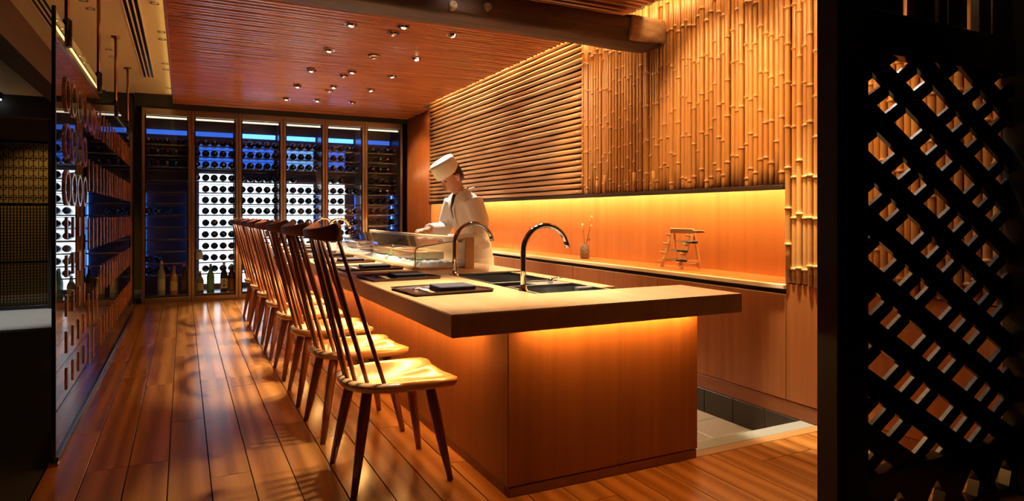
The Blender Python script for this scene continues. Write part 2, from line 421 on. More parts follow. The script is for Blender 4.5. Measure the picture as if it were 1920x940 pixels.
# ---------------------------------------------------------------- back cabinets under the niche
tag(MB().bbox(WX + 0.006, NBX, 2.52, 8.24, 0.69, 0.715, 0.002).build('back_shelf', M_niche), 'long reddish wooden shelf in the lit niche', 'shelf')
so = bpy.data.objects['back_shelf']
MB().bbox(WX - 0.022, WX + 0.006, 2.518, 8.24, 0.692, 0.7185, 0.004).build('shelf_edge', M_edge, so)
MB().box(WX + 0.03, NBX, 2.52, 8.24, 0.665, 0.69).build('shadow_gap', M_gap, so)
ys = [2.515, 3.6, 4.7, 5.8, 6.9, 8.26]
for k in range(5):
    t = tag(MB().bbox(WX - 0.004, WX + 0.3, ys[k] + 0.002, ys[k + 1] - 0.002, 0.088, 0.664, 0.002).build('base_cabinet', M_panel),
            ['plain wooden base cabinet under the shelf below the knife rack', 'plain wooden base cabinet behind the sinks below the small vase', 'plain wooden base cabinet under the shelf behind the near end of the glass case', 'plain wooden base cabinet under the shelf behind the cook', 'plain wooden base cabinet under the shelf at the wine cabinet end'][k], 'cabinet', 'base cabinets under the niche shelf')
    MB().box(WX - 0.006, WX - 0.003, ys[k] + 0.002, ys[k + 1] - 0.002, 0.6605, 0.664).build('edge_strip', M_edge, t)
tag(MB().bbox(WX - 0.004, WX + 0.3, 1.452, 2.513, 0.088, 0.724, 0.002).build('wall_panel', M_panel), 'flat wooden wall panel below the full-height bamboo', None, None, 'structure')
tag(MB().bbox(WX - 0.002, WX + 0.3, 1.452, 8.26, 0.0, 0.084, 0.002).build('baseboard_right', M_plinth), 'wooden kick board along the right wall', None, None, 'structure')
tw = tag(MB().box(WX - 0.0, WX + 0.3, 2.42, 8.26, SUNK, -0.001).build('wall_aisle', M_grout), 'dark tiled riser under the kick board', None, None, 'structure')
tm2 = MB().bbox(-0.008, 0, 0, 0.235, 0, 0.146, 0.002).mesh('wall_tile', M_darktile)
for k in range(24): place('wall_tile', tm2, tw, (WX, 2.423 + 0.239 * k, SUNK + 0.002))

# ================================================================ timber beam
bm_ = MB(); n = 14; rows = 60; rr = random.Random(5)
X0, X1 = -0.1, 2.9
vs_, fs = [], []
ph = [rr.uniform(0, 6) for _ in range(8)]
for j in range(rows + 1):
    t = j / rows; xx = X0 + (X1 - X0) * t
    zc = 2.338 + 0.010 * sin(3 * t + 1); yc = 3.625 + 0.015 * sin(4 * t)
    burl = math.exp(-((xx - 1.42) / 0.2) ** 2)
    for k in range(n):
        a = 2 * pi * k / n + pi / n
        ca, sa = cos(a), sin(a); e = 0.26
        px = math.copysign(abs(ca) ** e, ca) * 0.118; pz = math.copysign(abs(sa) ** e, sa) * 0.088
        bump = 1 + 0.03 * sin(9 * t + ph[k % 8]) + 0.02 * sin(31 * t + 2.1 * k)
        if ca < -0.1: px *= 1 + 0.22 * burl * (1 + 0.35 * sin(3 * k + 40 * t))
        vs_.append((xx, yc + px * bump, zc + pz * bump))
for j in range(rows):
    for k in range(n):
        a, b_ = j * n + k, j * n + (k + 1) % n
        fs.append((a, b_, b_ + n, a + n))
fs += [tuple(range(n))[::-1], tuple(range(rows * n, rows * n + n))]
beam = tag(bm_.add(vs_, fs, 0, True).build('timber_beam', M_beam), 'rough hewn dark timber beam crossing under the slatted ceiling', 'beam')
be_v = []
for j, (xx, k_) in enumerate(((2.64, 1.0), (2.65, 1.05), (2.70, 1.06), (2.80, 1.04), (2.925, 1.03))):
    for k in range(16):
        a = 2 * pi * k / 16 + pi / 16; ca, sa = cos(a), sin(a)
        be_v.append((xx + 0.012 * sin(3 * a) * (j < 3), 3.61 + math.copysign(abs(ca) ** 0.4, ca) * 0.122 * k_, 2.343 + math.copysign(abs(sa) ** 0.4, sa) * 0.09 * k_))
MB().add(be_v, [(j * 16 + k, j * 16 + (k + 1) % 16, (j + 1) * 16 + (k + 1) % 16, (j + 1) * 16 + k) for j in range(4) for k in range(16)] + [tuple(range(16)), tuple(range(64, 80))], 0, True).build('beam_end', M_beam_end, beam)
kn = MB()
for (xx, dz, r) in ((1.25, 0.03, 0.03), (1.38, -0.045, 0.026), (1.5, 0.05, 0.035), (1.6, -0.02, 0.02)):
    kn.lathe([(r * 1.3, 0.0), (r, -0.025), (r * 0.55, -0.034), (r * 0.4, -0.028)], 10, c=(xx, 3.505, 2.345 + dz), axis='Y')
kn.build('knot', plain('knot_wood_lit', (0.36, 0.25, 0.15), 0.3, bump=0.3, bscale=30, var=0.4), beam)  # pale knot colour paints in the spotlight's highlight on the burl

# ================================================================ ceiling downlights
dl = [(1.095, 4.78), (1.452, 4.655), (1.435, 4.86), (1.859, 4.704), (1.10, 5.613), (1.854, 5.567), (1.10, 6.47), (1.466, 6.36), (1.428, 6.56),
      (1.868, 6.378), (1.103, 7.336), (1.46, 7.2), (1.46, 7.44), (1.862, 7.188), (1.105, 8.2), (1.456, 8.145), (1.872, 8.103)]
dl_extra = [(1.1, 3.1), (1.45, 2.9), (1.86, 3.0)]
M_bulb = emit('lamp_lens', (1.0, 0.78, 0.5), 14.0)
M_bulb_off = plain('lamp_lens_off', (0.75, 0.7, 0.6), 0.15, bump=0.01)
me_trim = MB().ring(0.036, 0.048, -0.012, 0.0, 20).mesh('trim', M_chrome)
me_can = MB().ring(0.0345, 0.0358, -0.008, 0.06, 18).lathe([(0.035, 0.058), (0.035, 0.062)], 16).mesh('can', M_black)
me_head = MB().lathe([(0.012, 0.03), (0.027, 0.026), (0.029, 0.0), (0.026, -0.012), (0.020, -0.014)], 14, cap=False).mesh('lamp_head', M_chrome)
me_lens = MB().lathe([(0.019, -0.006), (0.017, -0.012), (0.008, -0.016)], 12).mesh('lens', M_bulb)
me_bracket = MB().box(0.029, 0.035, -0.005, 0.005, -0.012, 0.02).mesh('bracket', M_black)
def downlight(x, y, label, target, energy, size=52, col=LAMP):
    t = empty('ceiling_downlight', (x, y, CZ)); tag(t, label, 'downlight', 'recessed ceiling downlights over the bar')
    place('trim', me_trim, t); place('can', me_can, t)
    d = (Vector(target) - Vector((x, y, CZ))).normalized()
    q = d.to_track_quat('-Z', 'Y').to_euler()
    h = place('lamp_head', me_head, t, (0, 0, -0.012), q); place('lens', me_lens, h); place('bracket', me_bracket, h); place('bracket', me_bracket, h, (0, 0, 0), (0, 0, pi))
    if energy:
        spot('lamp', (x, y, CZ - 0.045), target, energy, size, col=col, parent=t)
    return t
rowname = lambda y: ORD[min(range(5), key=lambda k: abs((4.7, 5.6, 6.45, 7.3, 8.15)[k] - y))]
for (x, y) in dl:
    c_ = 0 if x < 1.3 else (1 if x < 1.7 else 2)
    side = ('column above the chairs', 'column above the counter', 'column above the work side')[c_]
    twin = ''
    if c_ == 1 and y in (4.655, 6.36, 7.2): twin = ', nearer of a pair'
    if c_ == 1 and y in (4.86, 6.56, 7.44): twin = ', farther of a pair'
    lab = 'chrome downlight, %s row from the timber beam, %s%s' % (rowname(y), side, twin)
    if c_ == 0: downlight(x, y, lab, (0.82, y - 0.02, 0.42), L_SPOT_SEAT, 46)
    elif 'farther' in twin: downlight(x, y, lab, (WX, y + 0.1, 1.75), L_WASH * 1.1, 60)
    elif c_ == 1: downlight(x, y, lab, (1.2, y - 0.1, 0.75), L_SPOT_TOP, 44)
    elif y < 4.9: downlight(x, y, lab, (WX, 4.25, 1.6), L_WASH * 1.3, 66, WARM)
    elif y < 6: downlight(x, y, lab, (2.03, 4.98, 1.25), L_SPOT_WORK * 0.9, 52)
    elif y > 8: downlight(x, y, lab, (WX, 8.7, 1.5), L_WASH * 1.4, 60, WARM)
    else: downlight(x, y, lab, (2.3, y - 0.1, 0.75), L_SPOT_WORK, 66)
# round detector between two lamps
dt = empty('smoke_detector', (1.495, 5.661, CZ)); tag(dt, 'small round smoke detector on the slats between the downlights', 'detector')
MB().lathe([(0.05, 0.0), (0.05, -0.008), (0.04, -0.016)], 18).build('base', M_bronze, dt)
MB().lathe([(0.026, -0.014), (0.026, -0.03), (0.016, -0.036)], 14).build('sensor', M_steel, dt)
for (x, y), nm in zip(dl_extra, ('above the nearest chair', 'above the near end of the counter', 'above the sinks')):
    c_ = 0 if x < 1.3 else (1 if x < 1.7 else 2)
    downlight(x, y, 'chrome downlight on the camera side of the beam, ' + nm, ((0.82, 2.75, 0.42), (1.25, 2.75, 0.75), (1.62, 2.95, 0.75))[c_], (L_SPOT_SEAT * 0.65, L_SPOT_TOP * 0.5, L_SPOT_WORK * 0.3)[c_], 46)

for k, (y, ty) in enumerate(((1.75, 1.7), (2.35, 2.35), (2.95, 3.0))):
    downlight(1.97, y, 'chrome wall-washing downlight before the timber beam, %s from the lattice divider' % ORD[k], (WX, ty, 1.75), L_WASH * (0.4, 1.3, 1.7)[k], 62, WARM)
downlight(1.42, 3.22, 'chrome accent downlight aimed at the knots of the timber beam', (1.42, 3.49, 2.33), 2.5, 60)
# ================================================================ bar
CT, CB = 0.755, 0.673
X_L, Y_N, Y_F = 0.826, 2.1, 8.25
bar = empty('sushi_bar', (1.5, 2.26, 0)); tag(bar, 'wooden sushi bar base with a recessed plinth and glowing underside', 'bar counter')
def bpart(name, mb, mat): return mb.build(name, mat, bar, (-1.5, -2.26, 0))
bpart('end_panel', MB().bbox(1.124, 2.081, 2.262, 2.285, 0.042, 0.672, 0.0015), M_panel)
bpart('return_body', MB().box(1.14, 2.079, 2.285, 2.46, 0.0, 0.672), M_panel)
bpart('aisle_panel', MB().bbox(1.84, 1.862, 2.46, Y_F - 0.06, SUNK, 0.672, 0.002), M_panel)
yy = 2.262; n = 0
while yy < Y_F - 0.1:
    y1 = min(yy + 1.2, Y_F - 0.06)
    bpart('front_panel', MB().bbox(1.122, 1.14, yy + 0.0008, y1 - 0.0008, 0.042, 0.672, 0.001), M_panel); yy = y1
bpart('far_panel', MB().bbox(1.124, 1.86, Y_F - 0.08, Y_F - 0.06, 0.0, 0.672, 0.002), M_panel)
bpart('plinth', MB().bbox(1.128, 2.075, 2.2625, 2.30, 0.0, 0.038, 0.001).bbox(1.126, 1.15, 2.30, Y_F - 0.07, 0.0, 0.038, 0.001), M_plinth)
M_led_c = emit('led_counter', AMBER, L_COUNTER)
bpart('led_strip', MB().box(1.2, 2.06, 2.215, 2.225, 0.664, 0.671), M_led_c)
bpart('led_strip', MB().box(1.065, 1.078, 2.5, Y_F - 0.2, 0.664, 0.671), emit('led_counter_side', AMBER, L_COUNTER * 1.3))

top = empty('counter_top', (1.5, 2.26, CB)); tag(top, 'thick pale wooden counter slab of the sushi bar', 'countertop')
def tpart(name, mb, mat): return mb.build(name, mat, top, (-1.5, -2.26, -CB))
def slab(pts, z0, z1, b=0.003):
    mb = MB()
    bm = bmesh.new()
    vv = [bm.verts.new((p[0], p[1], z0)) for p in pts]; f = bm.faces.new(vv)
    r = bmesh.ops.extrude_face_region(bm, geom=[f]); bmesh.ops.translate(bm, verts=[e for e in r['geom'] if isinstance(e, bmesh.types.BMVert)], vec=(0, 0, z1 - z0))
    bmesh.ops.recalc_face_normals(bm, faces=bm.faces)
    bmesh.ops.bevel(bm, geom=bm.edges[:], offset=b, segments=2, affect='EDGES')
    bm.verts.index_update()
    mb.add([v.co[:] for v in bm.verts], [[v.index for v in f.verts] for f in bm.faces]); bm.free()
    return mb
tpart('guest_slab', slab([(X_L, Y_N), (2.19, Y_N), (2.19, 2.5), (1.37, 2.5), (1.37, Y_F), (X_L, Y_F)], CB, CT), M_counter)
# work deck strips around the two sinks, flush with the slab
DZ0, DZ1 = 0.674, 0.748
for (a, b_, c_, d) in ((1.372, 1.40, 2.502, 3.58), (1.80, 1.90, 2.64, 3.58), (1.372, 1.90, 3.58, Y_F)):
    tpart('work_deck', MB().bbox(a, b_, c_, d, DZ0, DZ1 if c_ < 3.5 else CT, 0.003), M_counter)
tpart('divider', MB().bbox(1.60, 1.80, 2.85, 3.02, 0.674, 0.746, 0.004), M_granite)
tpart('divider', MB().bbox(1.70, 1.80, 2.66, 2.70, 0.674, 0.75, 0.004), M_granite)

# sinks
def sink(label, x0, x1, y0, y1, depth):
    t = empty('sink', ((x0 + x1) / 2, (y0 + y1) / 2, DZ1 - depth)); tag(t, label, 'sink')
    cx, cy, cz = t.location
    w_ = 0.006
    b = MB()
    zt, zb = DZ1 - 0.012, DZ1 - depth
    b.box(x0 - cx, x1 - cx, y0 - cy, y1 - cy, 0, w_)
    b.box(x0 - cx, x0 + w_ - cx, y0 - cy, y1 - cy, w_, zt - cz).box(x1 - w_ - cx, x1 - cx, y0 - cy, y1 - cy, w_, zt - cz)
    b.box(x0 + w_ - cx, x1 - w_ - cx, y0 - cy, y0 + w_ - cy, w_, zt - cz).box(x0 + w_ - cx, x1 - w_ - cx, y1 - w_ - cy, y1 - cy, w_, zt - cz)
    b.build('basin', M_steel, t)
    r = MB()
    for (a, b_, c_, d) in ((x0 - 0.018, x0, y0 - 0.018, y1 + 0.018), (x1, x1 + 0.018, y0 - 0.018, y1 + 0.018), (x0, x1, y0 - 0.018, y0), (x0, x1, y1, y1 + 0.018)):
        r.bbox(a - cx, b_ - cx, c_ - cy, d - cy, DZ1 - 0.014 - cz, DZ1 + 0.003 - cz, 0.002)
    r.build('rim', plain('sink_rim_' + label[:4], (0.2, 0.2, 0.19), 0.3, 1.0, bump=0.01), t)
    MB().ring(0.018, 0.028, w_, w_ + 0.004, 16).lathe([(0.018, w_), (0.018, w_ + 0.002)], 12).build('drain', M_chrome, t)
    return t
sink('deep steel sink with a black rim near the glass case', 1.42, 1.78, 3.04, 3.56, 0.2)
sink('shallow steel sink with a black rim at the near end of the bar', 1.42, 1.78, 2.53, 2.84, 0.12)

# faucets
def faucet_meshes():
    R = 0.118; base = 0.0; zs = 0.185
    pts = [(0, 0, 0.012), (0, 0, 0.1), (0, 0, zs)]
    for k in range(1, 19):
        a = pi - k * (pi * 0.93) / 18
        pts.append((R + R * cos(a), 0, zs + R * sin(a)))
    neck = MB().tube(pts, 0.0125, 14)
    nx, nz = pts[-1][0], pts[-1][2]
    base_m = MB().lathe([(0.024, 0.0), (0.024, 0.006), (0.017, 0.012), (0.0145, 0.03)], 18)
    tip = MB().tube([pts[-2], pts[-1], (nx + 0.002, 0, nz - 0.012)], [0.0135, 0.0135, 0.0135], 14)
    return neck.mesh('neck', M_chrome), base_m.mesh('base', M_chrome), tip.mesh('spout_tip', M_chrome)
fm = faucet_meshes()
for (x, y, z, lab) in ((1.383, 2.63, 0.748, 'tall chrome gooseneck tap at the near sink, its whole arc in view'), (1.383, 3.47, 0.748, 'chrome gooseneck tap in front of the cook, beside the glass case'),
                       (1.383, 7.12, 0.755, 'chrome gooseneck tap beyond the glass case, right of the nearest chair top'), (1.383, 7.95, 0.755, 'farthest chrome gooseneck tap, behind the nearest chair top')):
    t = empty('gooseneck_tap', (x, y, z)); tag(t, lab, 'tap', 'gooseneck taps along the bar')
    for nm, me in zip(('neck', 'base', 'spout_tip'), fm): place(nm, me, t)
hnd = MB().lathe([(0.014, 0), (0.014, 0.02), (0.01, 0.026)], 14).tube([(0, 0, 0.022), (0.03, -0.02, 0.028), (0.05, -0.035, 0.03)], 0.004, 6)
tag(hnd.build('tap_lever', M_chrome, None, (1.70, 2.93, 0.746)), 'small chrome tap lever on the granite strip', 'tap lever')

# ================================================================ place settings
M_tray = wood('tray_lacquer', (0.045, 0.016, 0.010), (0.085, 0.03, 0.018), 'X', rough=0.25, tint=0.0, bump=0.03)
M_napkin = plain('napkin_cloth', (0.055, 0.045, 0.055), 0.85, bump=0.3, bscale=200)
M_paper = plain('white_paper', (0.78, 0.74, 0.66), 0.7, bump=0.02)
tp = [(0.0, 0.0), (0.375, 0.02)]
for k in range(1, 12):
    a = k / 12 * (pi / 2); tp.append((0.13 + 0.255 * cos(a) ** 0.9, 0.03 + 0.295 * sin(a)))
tp += [(0.13, 0.325), (-0.02, 0.30)]
def inset(pts, d):
    cx = sum(p[0] for p in pts) / len(pts); cy = sum(p[1] for p in pts) / len(pts)
    out = []
    for p in pts:
        v = Vector((p[0] - cx, p[1] - cy)); l = v.length; v *= (l - d) / l; out.append((cx + v.x, cy + v.y))
    return out
tin = inset(tp, 0.012); n = len(tp)
tv = [(p[0], p[1], 0.0) for p in inset(tp, 0.008)] + [(p[0], p[1], 0.014) for p in tp] + [(p[0], p[1], 0.0145) for p in inset(tp, 0.003)] + [(p[0], p[1], 0.006) for p in tin]
tf = [tuple(range(n))[::-1], tuple(range(3 * n, 4 * n))]
for lv in range(3): tf += [(lv * n + k, lv * n + (k + 1) % n, (lv + 1) * n + (k + 1) % n, (lv + 1) * n + k) for k in range(n)]
me_tray = MB().add(tv, tf).mesh('tray', M_tray)
nb = MB()
for k, (dx, dy) in enumerate(((0, 0), (0.003, 0.002), (0.001, -0.001))):
    nb.bbox(0.13 + dx, 0.30 + dx, 0.05 + dy, 0.20 + dy, 0.0065 + k * 0.008, 0.0145 + k * 0.008, 0.0035)
me_nap = nb.mesh('napkin', M_napkin)
me_stick = MB().bbox(0.083, 0.090, 0.012, 0.235, 0.0065, 0.0125, 0.0015).mesh('chopstick', M_palewood)
me_sleeve = MB().bbox(0.078, 0.106, 0.11, 0.165, 0.0062, 0.0139, 0.001).mesh('sleeve', M_paper)
me_rest = MB().bbox(0.062, 0.108, 0.205, 0.225, 0.0062, 0.0118, 0.003).mesh('rest', M_black)
for k in range(8):
    y0 = 2.625 + 0.67 * k
    lb = ('%s place setting from the near end of the counter' % ORD[k]) if k < 7 else 'place setting farthest along the counter by the wine cabinets'
    lb2 = ['at the near corner of the bar'] + ['%s along the counter from the near corner' % ORD[j] for j in range(1, 7)] + ['farthest along the counter']
    t = tag(place('serving_tray', me_tray, None, (0.868, y0, CT)), 'dark half-round lacquer tray, ' + lb2[k], 'tray', 'trays along the counter')
    np_ = tag(place('napkin', me_nap, None, (0.868, y0, CT)), 'folded dark cloth napkin on the tray ' + lb2[k], 'napkin', 'napkins on the trays')
    ck = empty('chopsticks', (0.868, y0, CT)); tag(ck, 'pair of pale chopsticks on the tray ' + lb2[k], 'chopsticks', 'chopsticks on the trays')
    place('chopstick', me_stick, ck); place('chopstick', me_stick, ck, (0.01, 0, 0)); place('sleeve', me_sleeve, ck, (0, 0, 0.0)); place('rest', me_rest, ck, (0, 0, -0.0))

# ================================================================ chairs
def catmull(pts, per=6, closed=True):
    out = []; n = len(pts)
    for i in range(n if closed else n - 1):
        P0, P1, P2, P3 = [Vector(pts[(i + d) % n]) if closed else Vector(pts[min(max(i + d, 0), n - 1)]) for d in (-1, 0, 1, 2)]
        for k in range(per):
            t = k / per
            out.append(0.5 * ((2 * P1) + (P2 - P0) * t + (2 * P0 - 5 * P1 + 4 * P2 - P3) * t * t + (3 * P1 - P0 - 3 * P2 + P3) * t ** 3))
    if not closed: out.append(Vector(pts[-1]))
    return out
def build_chair():
    t = empty('spindle_chair', (0, 0, 0))
    half = [(0.205, 0.0), (0.222, 0.10), (0.235, 0.195), (0.19, 0.228), (0.08, 0.232), (-0.06, 0.218), (-0.16, 0.165), (-0.205, 0.08)]
    full = half + [(-0.212, 0.0)] + [(p[0], -p[1]) for p in half[1:]][::-1]
    out = catmull([(p[0], p[1], 0) for p in full], 4)
    n = len(out); rings = [0.0, 0.3, 0.55, 0.78, 0.92, 1.0]
    vs_, fs = [], []
    ST = 0.428
    def ztop(r, p):
        d = 0.022 * max(0, 1 - (r / 0.9) ** 2)
        pom = 0.010 * max(0, p.x / 0.23) * math.exp(-(p.y / 0.05) ** 2)
        return ST - d + pom - (0.006 if r >= 1 else 0)
    for r in rings[1:]:
        for p in out: vs_.append((p.x * r, p.y * r, ztop(r, p * r)))
    top_n = len(vs_)
    vs_.append((0, 0, ztop(0, Vector((0, 0, 0))))); ci = top_n
    for k in range(n): fs.append((ci, k, (k + 1) % n))
    for j in range(4):
        for k in range(n): fs.append((j * n + k, (j + 1) * n + k, (j + 1) * n + (k + 1) % n, j * n + (k + 1) % n))
    base = len(vs_)
    for r, z in ((1.0, ST - 0.02), (0.965, ST - 0.036), (0.88, ST - 0.042)):
        for p in out: vs_.append((p.x * r, p.y * r, z))
    for k in range(n): fs.append((4 * n + k, base + k, base + (k + 1) % n, 4 * n + (k + 1) % n))
    for j in range(2):
        for k in range(n): fs.append((base + j * n + k, base + (j + 1) * n + k, base + (j + 1) * n + (k + 1) % n, base + j * n + (k + 1) % n))
    fs.append(tuple(range(base + 2 * n, base + 3 * n)))
    MB().add(vs_, fs, 0, True).build('seat', M_seat, t)
    # legs
    for sx in (-1, 1):
        for sy in (-1, 1):
            a = Vector((0.13 * sx, 0.135 * sy, ST - 0.03)); b = Vector((0.20 * sx, 0.203 * sy, 0.0))
            pts = [a.lerp(b, q) for q in (0, 0.25, 0.6, 1.0)]
            MB().tube(pts, [0.0215, 0.023, 0.019, 0.0125], 8).build('leg', M_chair, t)
    # spindles on a bow, leaning backwards
    ns = 8
    for k in range(ns):
        s = -1 + 2 * k / (ns - 1)
        foot = Vector((-0.185 + 0.115 * s * s, 0.178 * s, ST - 0.012))
        head = Vector((-0.325 + 0.07 * s * s, 0.185 * s, 1.005 + 0.0 * s))
        mid = foot.lerp(head, 0.4)
        MB().tube([foot, foot.lerp(head, 0.15), mid, foot.lerp(head, 0.75), head], [0.0085, 0.0095, 0.0098, 0.0085, 0.007], 8).build('spindle', M_chair, t)
    # crest rail
    n = 17; vs_, fs = [], []
    for k in range(n):
        s = -1 + 2 * k / (n - 1)
        cx = -0.337 + 0.08 * s * s; cy = 0.222 * s
        zt = 1.052 + 0.020 * abs(s) ** 3 - 0.006 * (1 - s * s); zb = 0.987 + 0.016 * (1 - s * s) + 0.012 * abs(s) ** 6
        th_ = 0.013
        for (dx, z) in ((-th_, zb + 0.005), (0, zb), (th_, zb + 0.005), (th_ * 0.9, zt - 0.006), (0, zt), (-th_ * 0.9, zt - 0.006)): vs_.append((cx + dx - 0.12 * (z - 1.0), cy, z))
    for k in range(n - 1):
        for j in range(6): fs.append((k * 6 + j, (k + 1) * 6 + j, (k + 1) * 6 + (j + 1) % 6, k * 6 + (j + 1) % 6))
    fs += [tuple(range(6)), tuple(range((n - 1) * 6, n * 6))]
    MB().add(vs_, fs, 0, True).build('crest_rail', M_chair, t)
    return t
chair = build_chair()
CH_X = 0.79
for k in range(8):
    o = chair if k == 0 else copy_tree(chair)
    o.location = (CH_X, 2.737 + 0.67 * k, 0); o.rotation_euler = (0, 0, [0.0, 0.03, -0.02, 0.02, -0.015, 0.02, 0.0, 0.015][k])
    tag(o, ['nearest high-back spindle chair, its whole seat and legs in view', 'second spindle chair in the row, just behind the nearest one', 'third spindle chair from the near end of the bar', 'fourth spindle chair from the near end of the bar',
            'fifth spindle chair from the near end of the bar', 'sixth spindle chair from the near end of the bar', 'seventh spindle chair, last but one before the wine cabinets', 'last spindle chair in the row, nearest the wine cabinets'][k], 'chair', 'spindle chairs along the bar')

# ================================================================ glass display case
CY0, CY1, CX0, CX1 = 3.92, 6.28, 1.29, 1.63
case = empty('display_case', (1.46, 5.1, CT)); tag(case, 'low curved glass sushi case with a pale wooden back on the counter', 'display case')
def cpart(name, mb, mat): return mb.build(name, mat, case, (-1.46, -5.1, -CT))
cpart('front_sill', MB().bbox(CX0 - 0.012, CX0 + 0.03, CY0 - 0.01, CY1, CT, CT + 0.018, 0.003), M_palewood)
cpart('tray_base', MB().bbox(CX0 + 0.031, CX1, CY0 - 0.01, CY1, CT + 0.0005, CT + 0.012, 0.002), M_palewood)
cpart('back_rail', MB().bbox(CX1 + 0.001, CX1 + 0.035, CY0 - 0.012, CY1 + 0.01, 0.932, 0.952, 0.003), M_palewood)
cpart('back_board', MB().bbox(CX1 + 0.005, CX1 + 0.028, CY0, CY1, CT + 0.0005, 0.931, 0.002), M_palewood)
cpart('end_post', MB().bbox(CX1 - 0.01, CX1 + 0.055, CY0 - 0.035, CY0 - 0.013, CT + 0.0005, 0.955, 0.003), M_palewood)
cpart('end_post', MB().bbox(CX1 - 0.01, CX1 + 0.055, CY1 + 0.012, CY1 + 0.034, CT + 0.0005, 0.955, 0.003), M_palewood)
prof = [(CX0 + 0.006, CT + 0.018), (CX0 + 0.006, 0.868), (CX0 + 0.010, 0.882), (CX0 + 0.020, 0.892), (CX0 + 0.036, 0.898), (CX1, 0.941)]
inner = [(CX0 + 0.012, CT + 0.018), (CX0 + 0.012, 0.867), (CX0 + 0.0155, 0.8785), (CX0 + 0.024, 0.887), (CX0 + 0.038, 0.892), (CX1, 0.935)]
def ext(poly, y0, y1): return MB().prism(poly, y0, y1, plane='XZ')
cpart('front_glass', ext(prof + inner[::-1], CY0, CY1), M_glass)
gl_end = [(CX0 + 0.014, CT + 0.013)] + inner[1:] + [(CX1, CT + 0.013)]
cpart('end_glass', ext(gl_end, CY0 + 0.001, CY0 + 0.006), M_glass)
cpart('end_glass', ext(gl_end, CY1 - 0.006, CY1 - 0.001), M_glass)
M_gedge = plain('glass_edge', (0.30, 0.46, 0.40), 0.1, 0.0, bump=0.01)
cpart('glass_edge', MB().tube([(p[0], CY0 - 0.001, p[1]) for p in prof], 0.0035, 6), M_gedge)
cpart('shelf_rail', MB().tube([(CX1 - 0.012, CY0 + 0.02, 0.925), (CX1 - 0.012, CY1 - 0.02, 0.925)], 0.007, 8), M_steel)
# crushed ice
ice = MB(); rr = random.Random(9); nx, ny = 16, 110
vs_, fs = [], []
for a in range(nx + 1):
    for b_ in range(ny + 1):
        e = 0 if a in (0, nx) or b_ in (0, ny) else 1
        vs_.append((CX0 + 0.045 + 0.26 * a / nx, CY0 + 0.03 + (CY1 - CY0 - 0.06) * b_ / ny, CT + 0.0135 + e * (0.02 + 0.013 * rr.random())))
for a in range(nx):
    for b_ in range(ny): fs.append((a * (ny + 1) + b_, (a + 1) * (ny + 1) + b_, (a + 1) * (ny + 1) + b_ + 1, a * (ny + 1) + b_ + 1))
M_ice = plain('crushed_ice', (0.86, 0.88, 0.9), 0.15, bump=0.3, bscale=120)
tag(ice.add(vs_, fs).build('crushed_ice', M_ice), 'bed of crushed ice in the glass case', 'ice', None, 'stuff')
# seafood boxes and fillets resting on the ice
def wbox(label, y0, y1, x0, x1, z0, h):
    t = empty('seafood_box', ((x0 + x1) / 2, (y0 + y1) / 2, z0)); tag(t, label, 'box', 'wooden boxes in the glass case')
    hx, hy = (x1 - x0) / 2, (y1 - y0) / 2
    MB().bbox(-hx, hx, -hy, hy, 0, 0.008, 0.001).build('bottom', M_palewood, t)
    MB().bbox(-hx, -hx + 0.01, -hy, hy, 0.008, h, 0.001).build('side', M_palewood, t); MB().bbox(hx - 0.01, hx, -hy, hy, 0.008, h, 0.001).build('side', M_palewood, t)
    MB().bbox(-hx + 0.01, hx - 0.01, -hy, -hy + 0.01, 0.008, h, 0.001).build('side', M_palewood, t); MB().bbox(-hx + 0.01, hx - 0.01, hy - 0.01, hy, 0.008, h, 0.001).build('side', M_palewood, t)
boxes = [(4.14, 4.66), (4.74, 5.22), (5.3, 5.7), (5.78, 6.16)]
for k, (a, b_) in enumerate(boxes):
    wbox('pale wooden seafood box in the glass case, %s from the sinks' % ORD[k], a, b_, 1.37, 1.57, 0.802, 0.05)
fish = [('pink salmon fillet', (0.75, 0.30, 0.18)), ('deep red tuna block', (0.42, 0.05, 0.04)), ('pale white fish fillet', (0.8, 0.74, 0.66)), ('orange salmon piece', (0.8, 0.36, 0.12)), ('silver-skinned fish side', (0.5, 0.52, 0.55)),
        ('rosy prawn tail', (0.8, 0.42, 0.34)), ('white squid piece', (0.85, 0.82, 0.78)), ('dark red tuna piece', (0.36, 0.05, 0.05))]
for k, (nm, c_) in enumerate(fish):
    m = plain('seafood_%d' % k, c_, 0.25, bump=0.15, bscale=60, var=0.25)
    L_ = 0.07 + 0.012 * (k % 3)
    sec = [(-L_, 0.012), (-L_ * 0.8, 0.028), (0, 0.036), (L_ * 0.7, 0.028), (L_, 0.01)]
    mb = MB().tube([(0.0, s_[0], 0.016) for s_ in sec], [s_[1] for s_ in sec], 10, flat=(0.55, 1.25))
    bx = boxes[k // 2]; yc = bx[0] + (bx[1] - bx[0]) * (0.3 if k % 2 == 0 else 0.72)
    tag(mb.build('fish_fillet', m, None, (1.47 + 0.02 * (-1) ** k, yc, 0.8145), (0, 0, 0.12 * (-1) ** k)), nm + ' in the %s seafood box from the sinks' % ORD[k // 2], 'seafood', 'seafood in the glass case')
M_leaf = plain('green_leaf', (0.07, 0.2, 0.05), 0.5, bump=0.2, var=0.3)
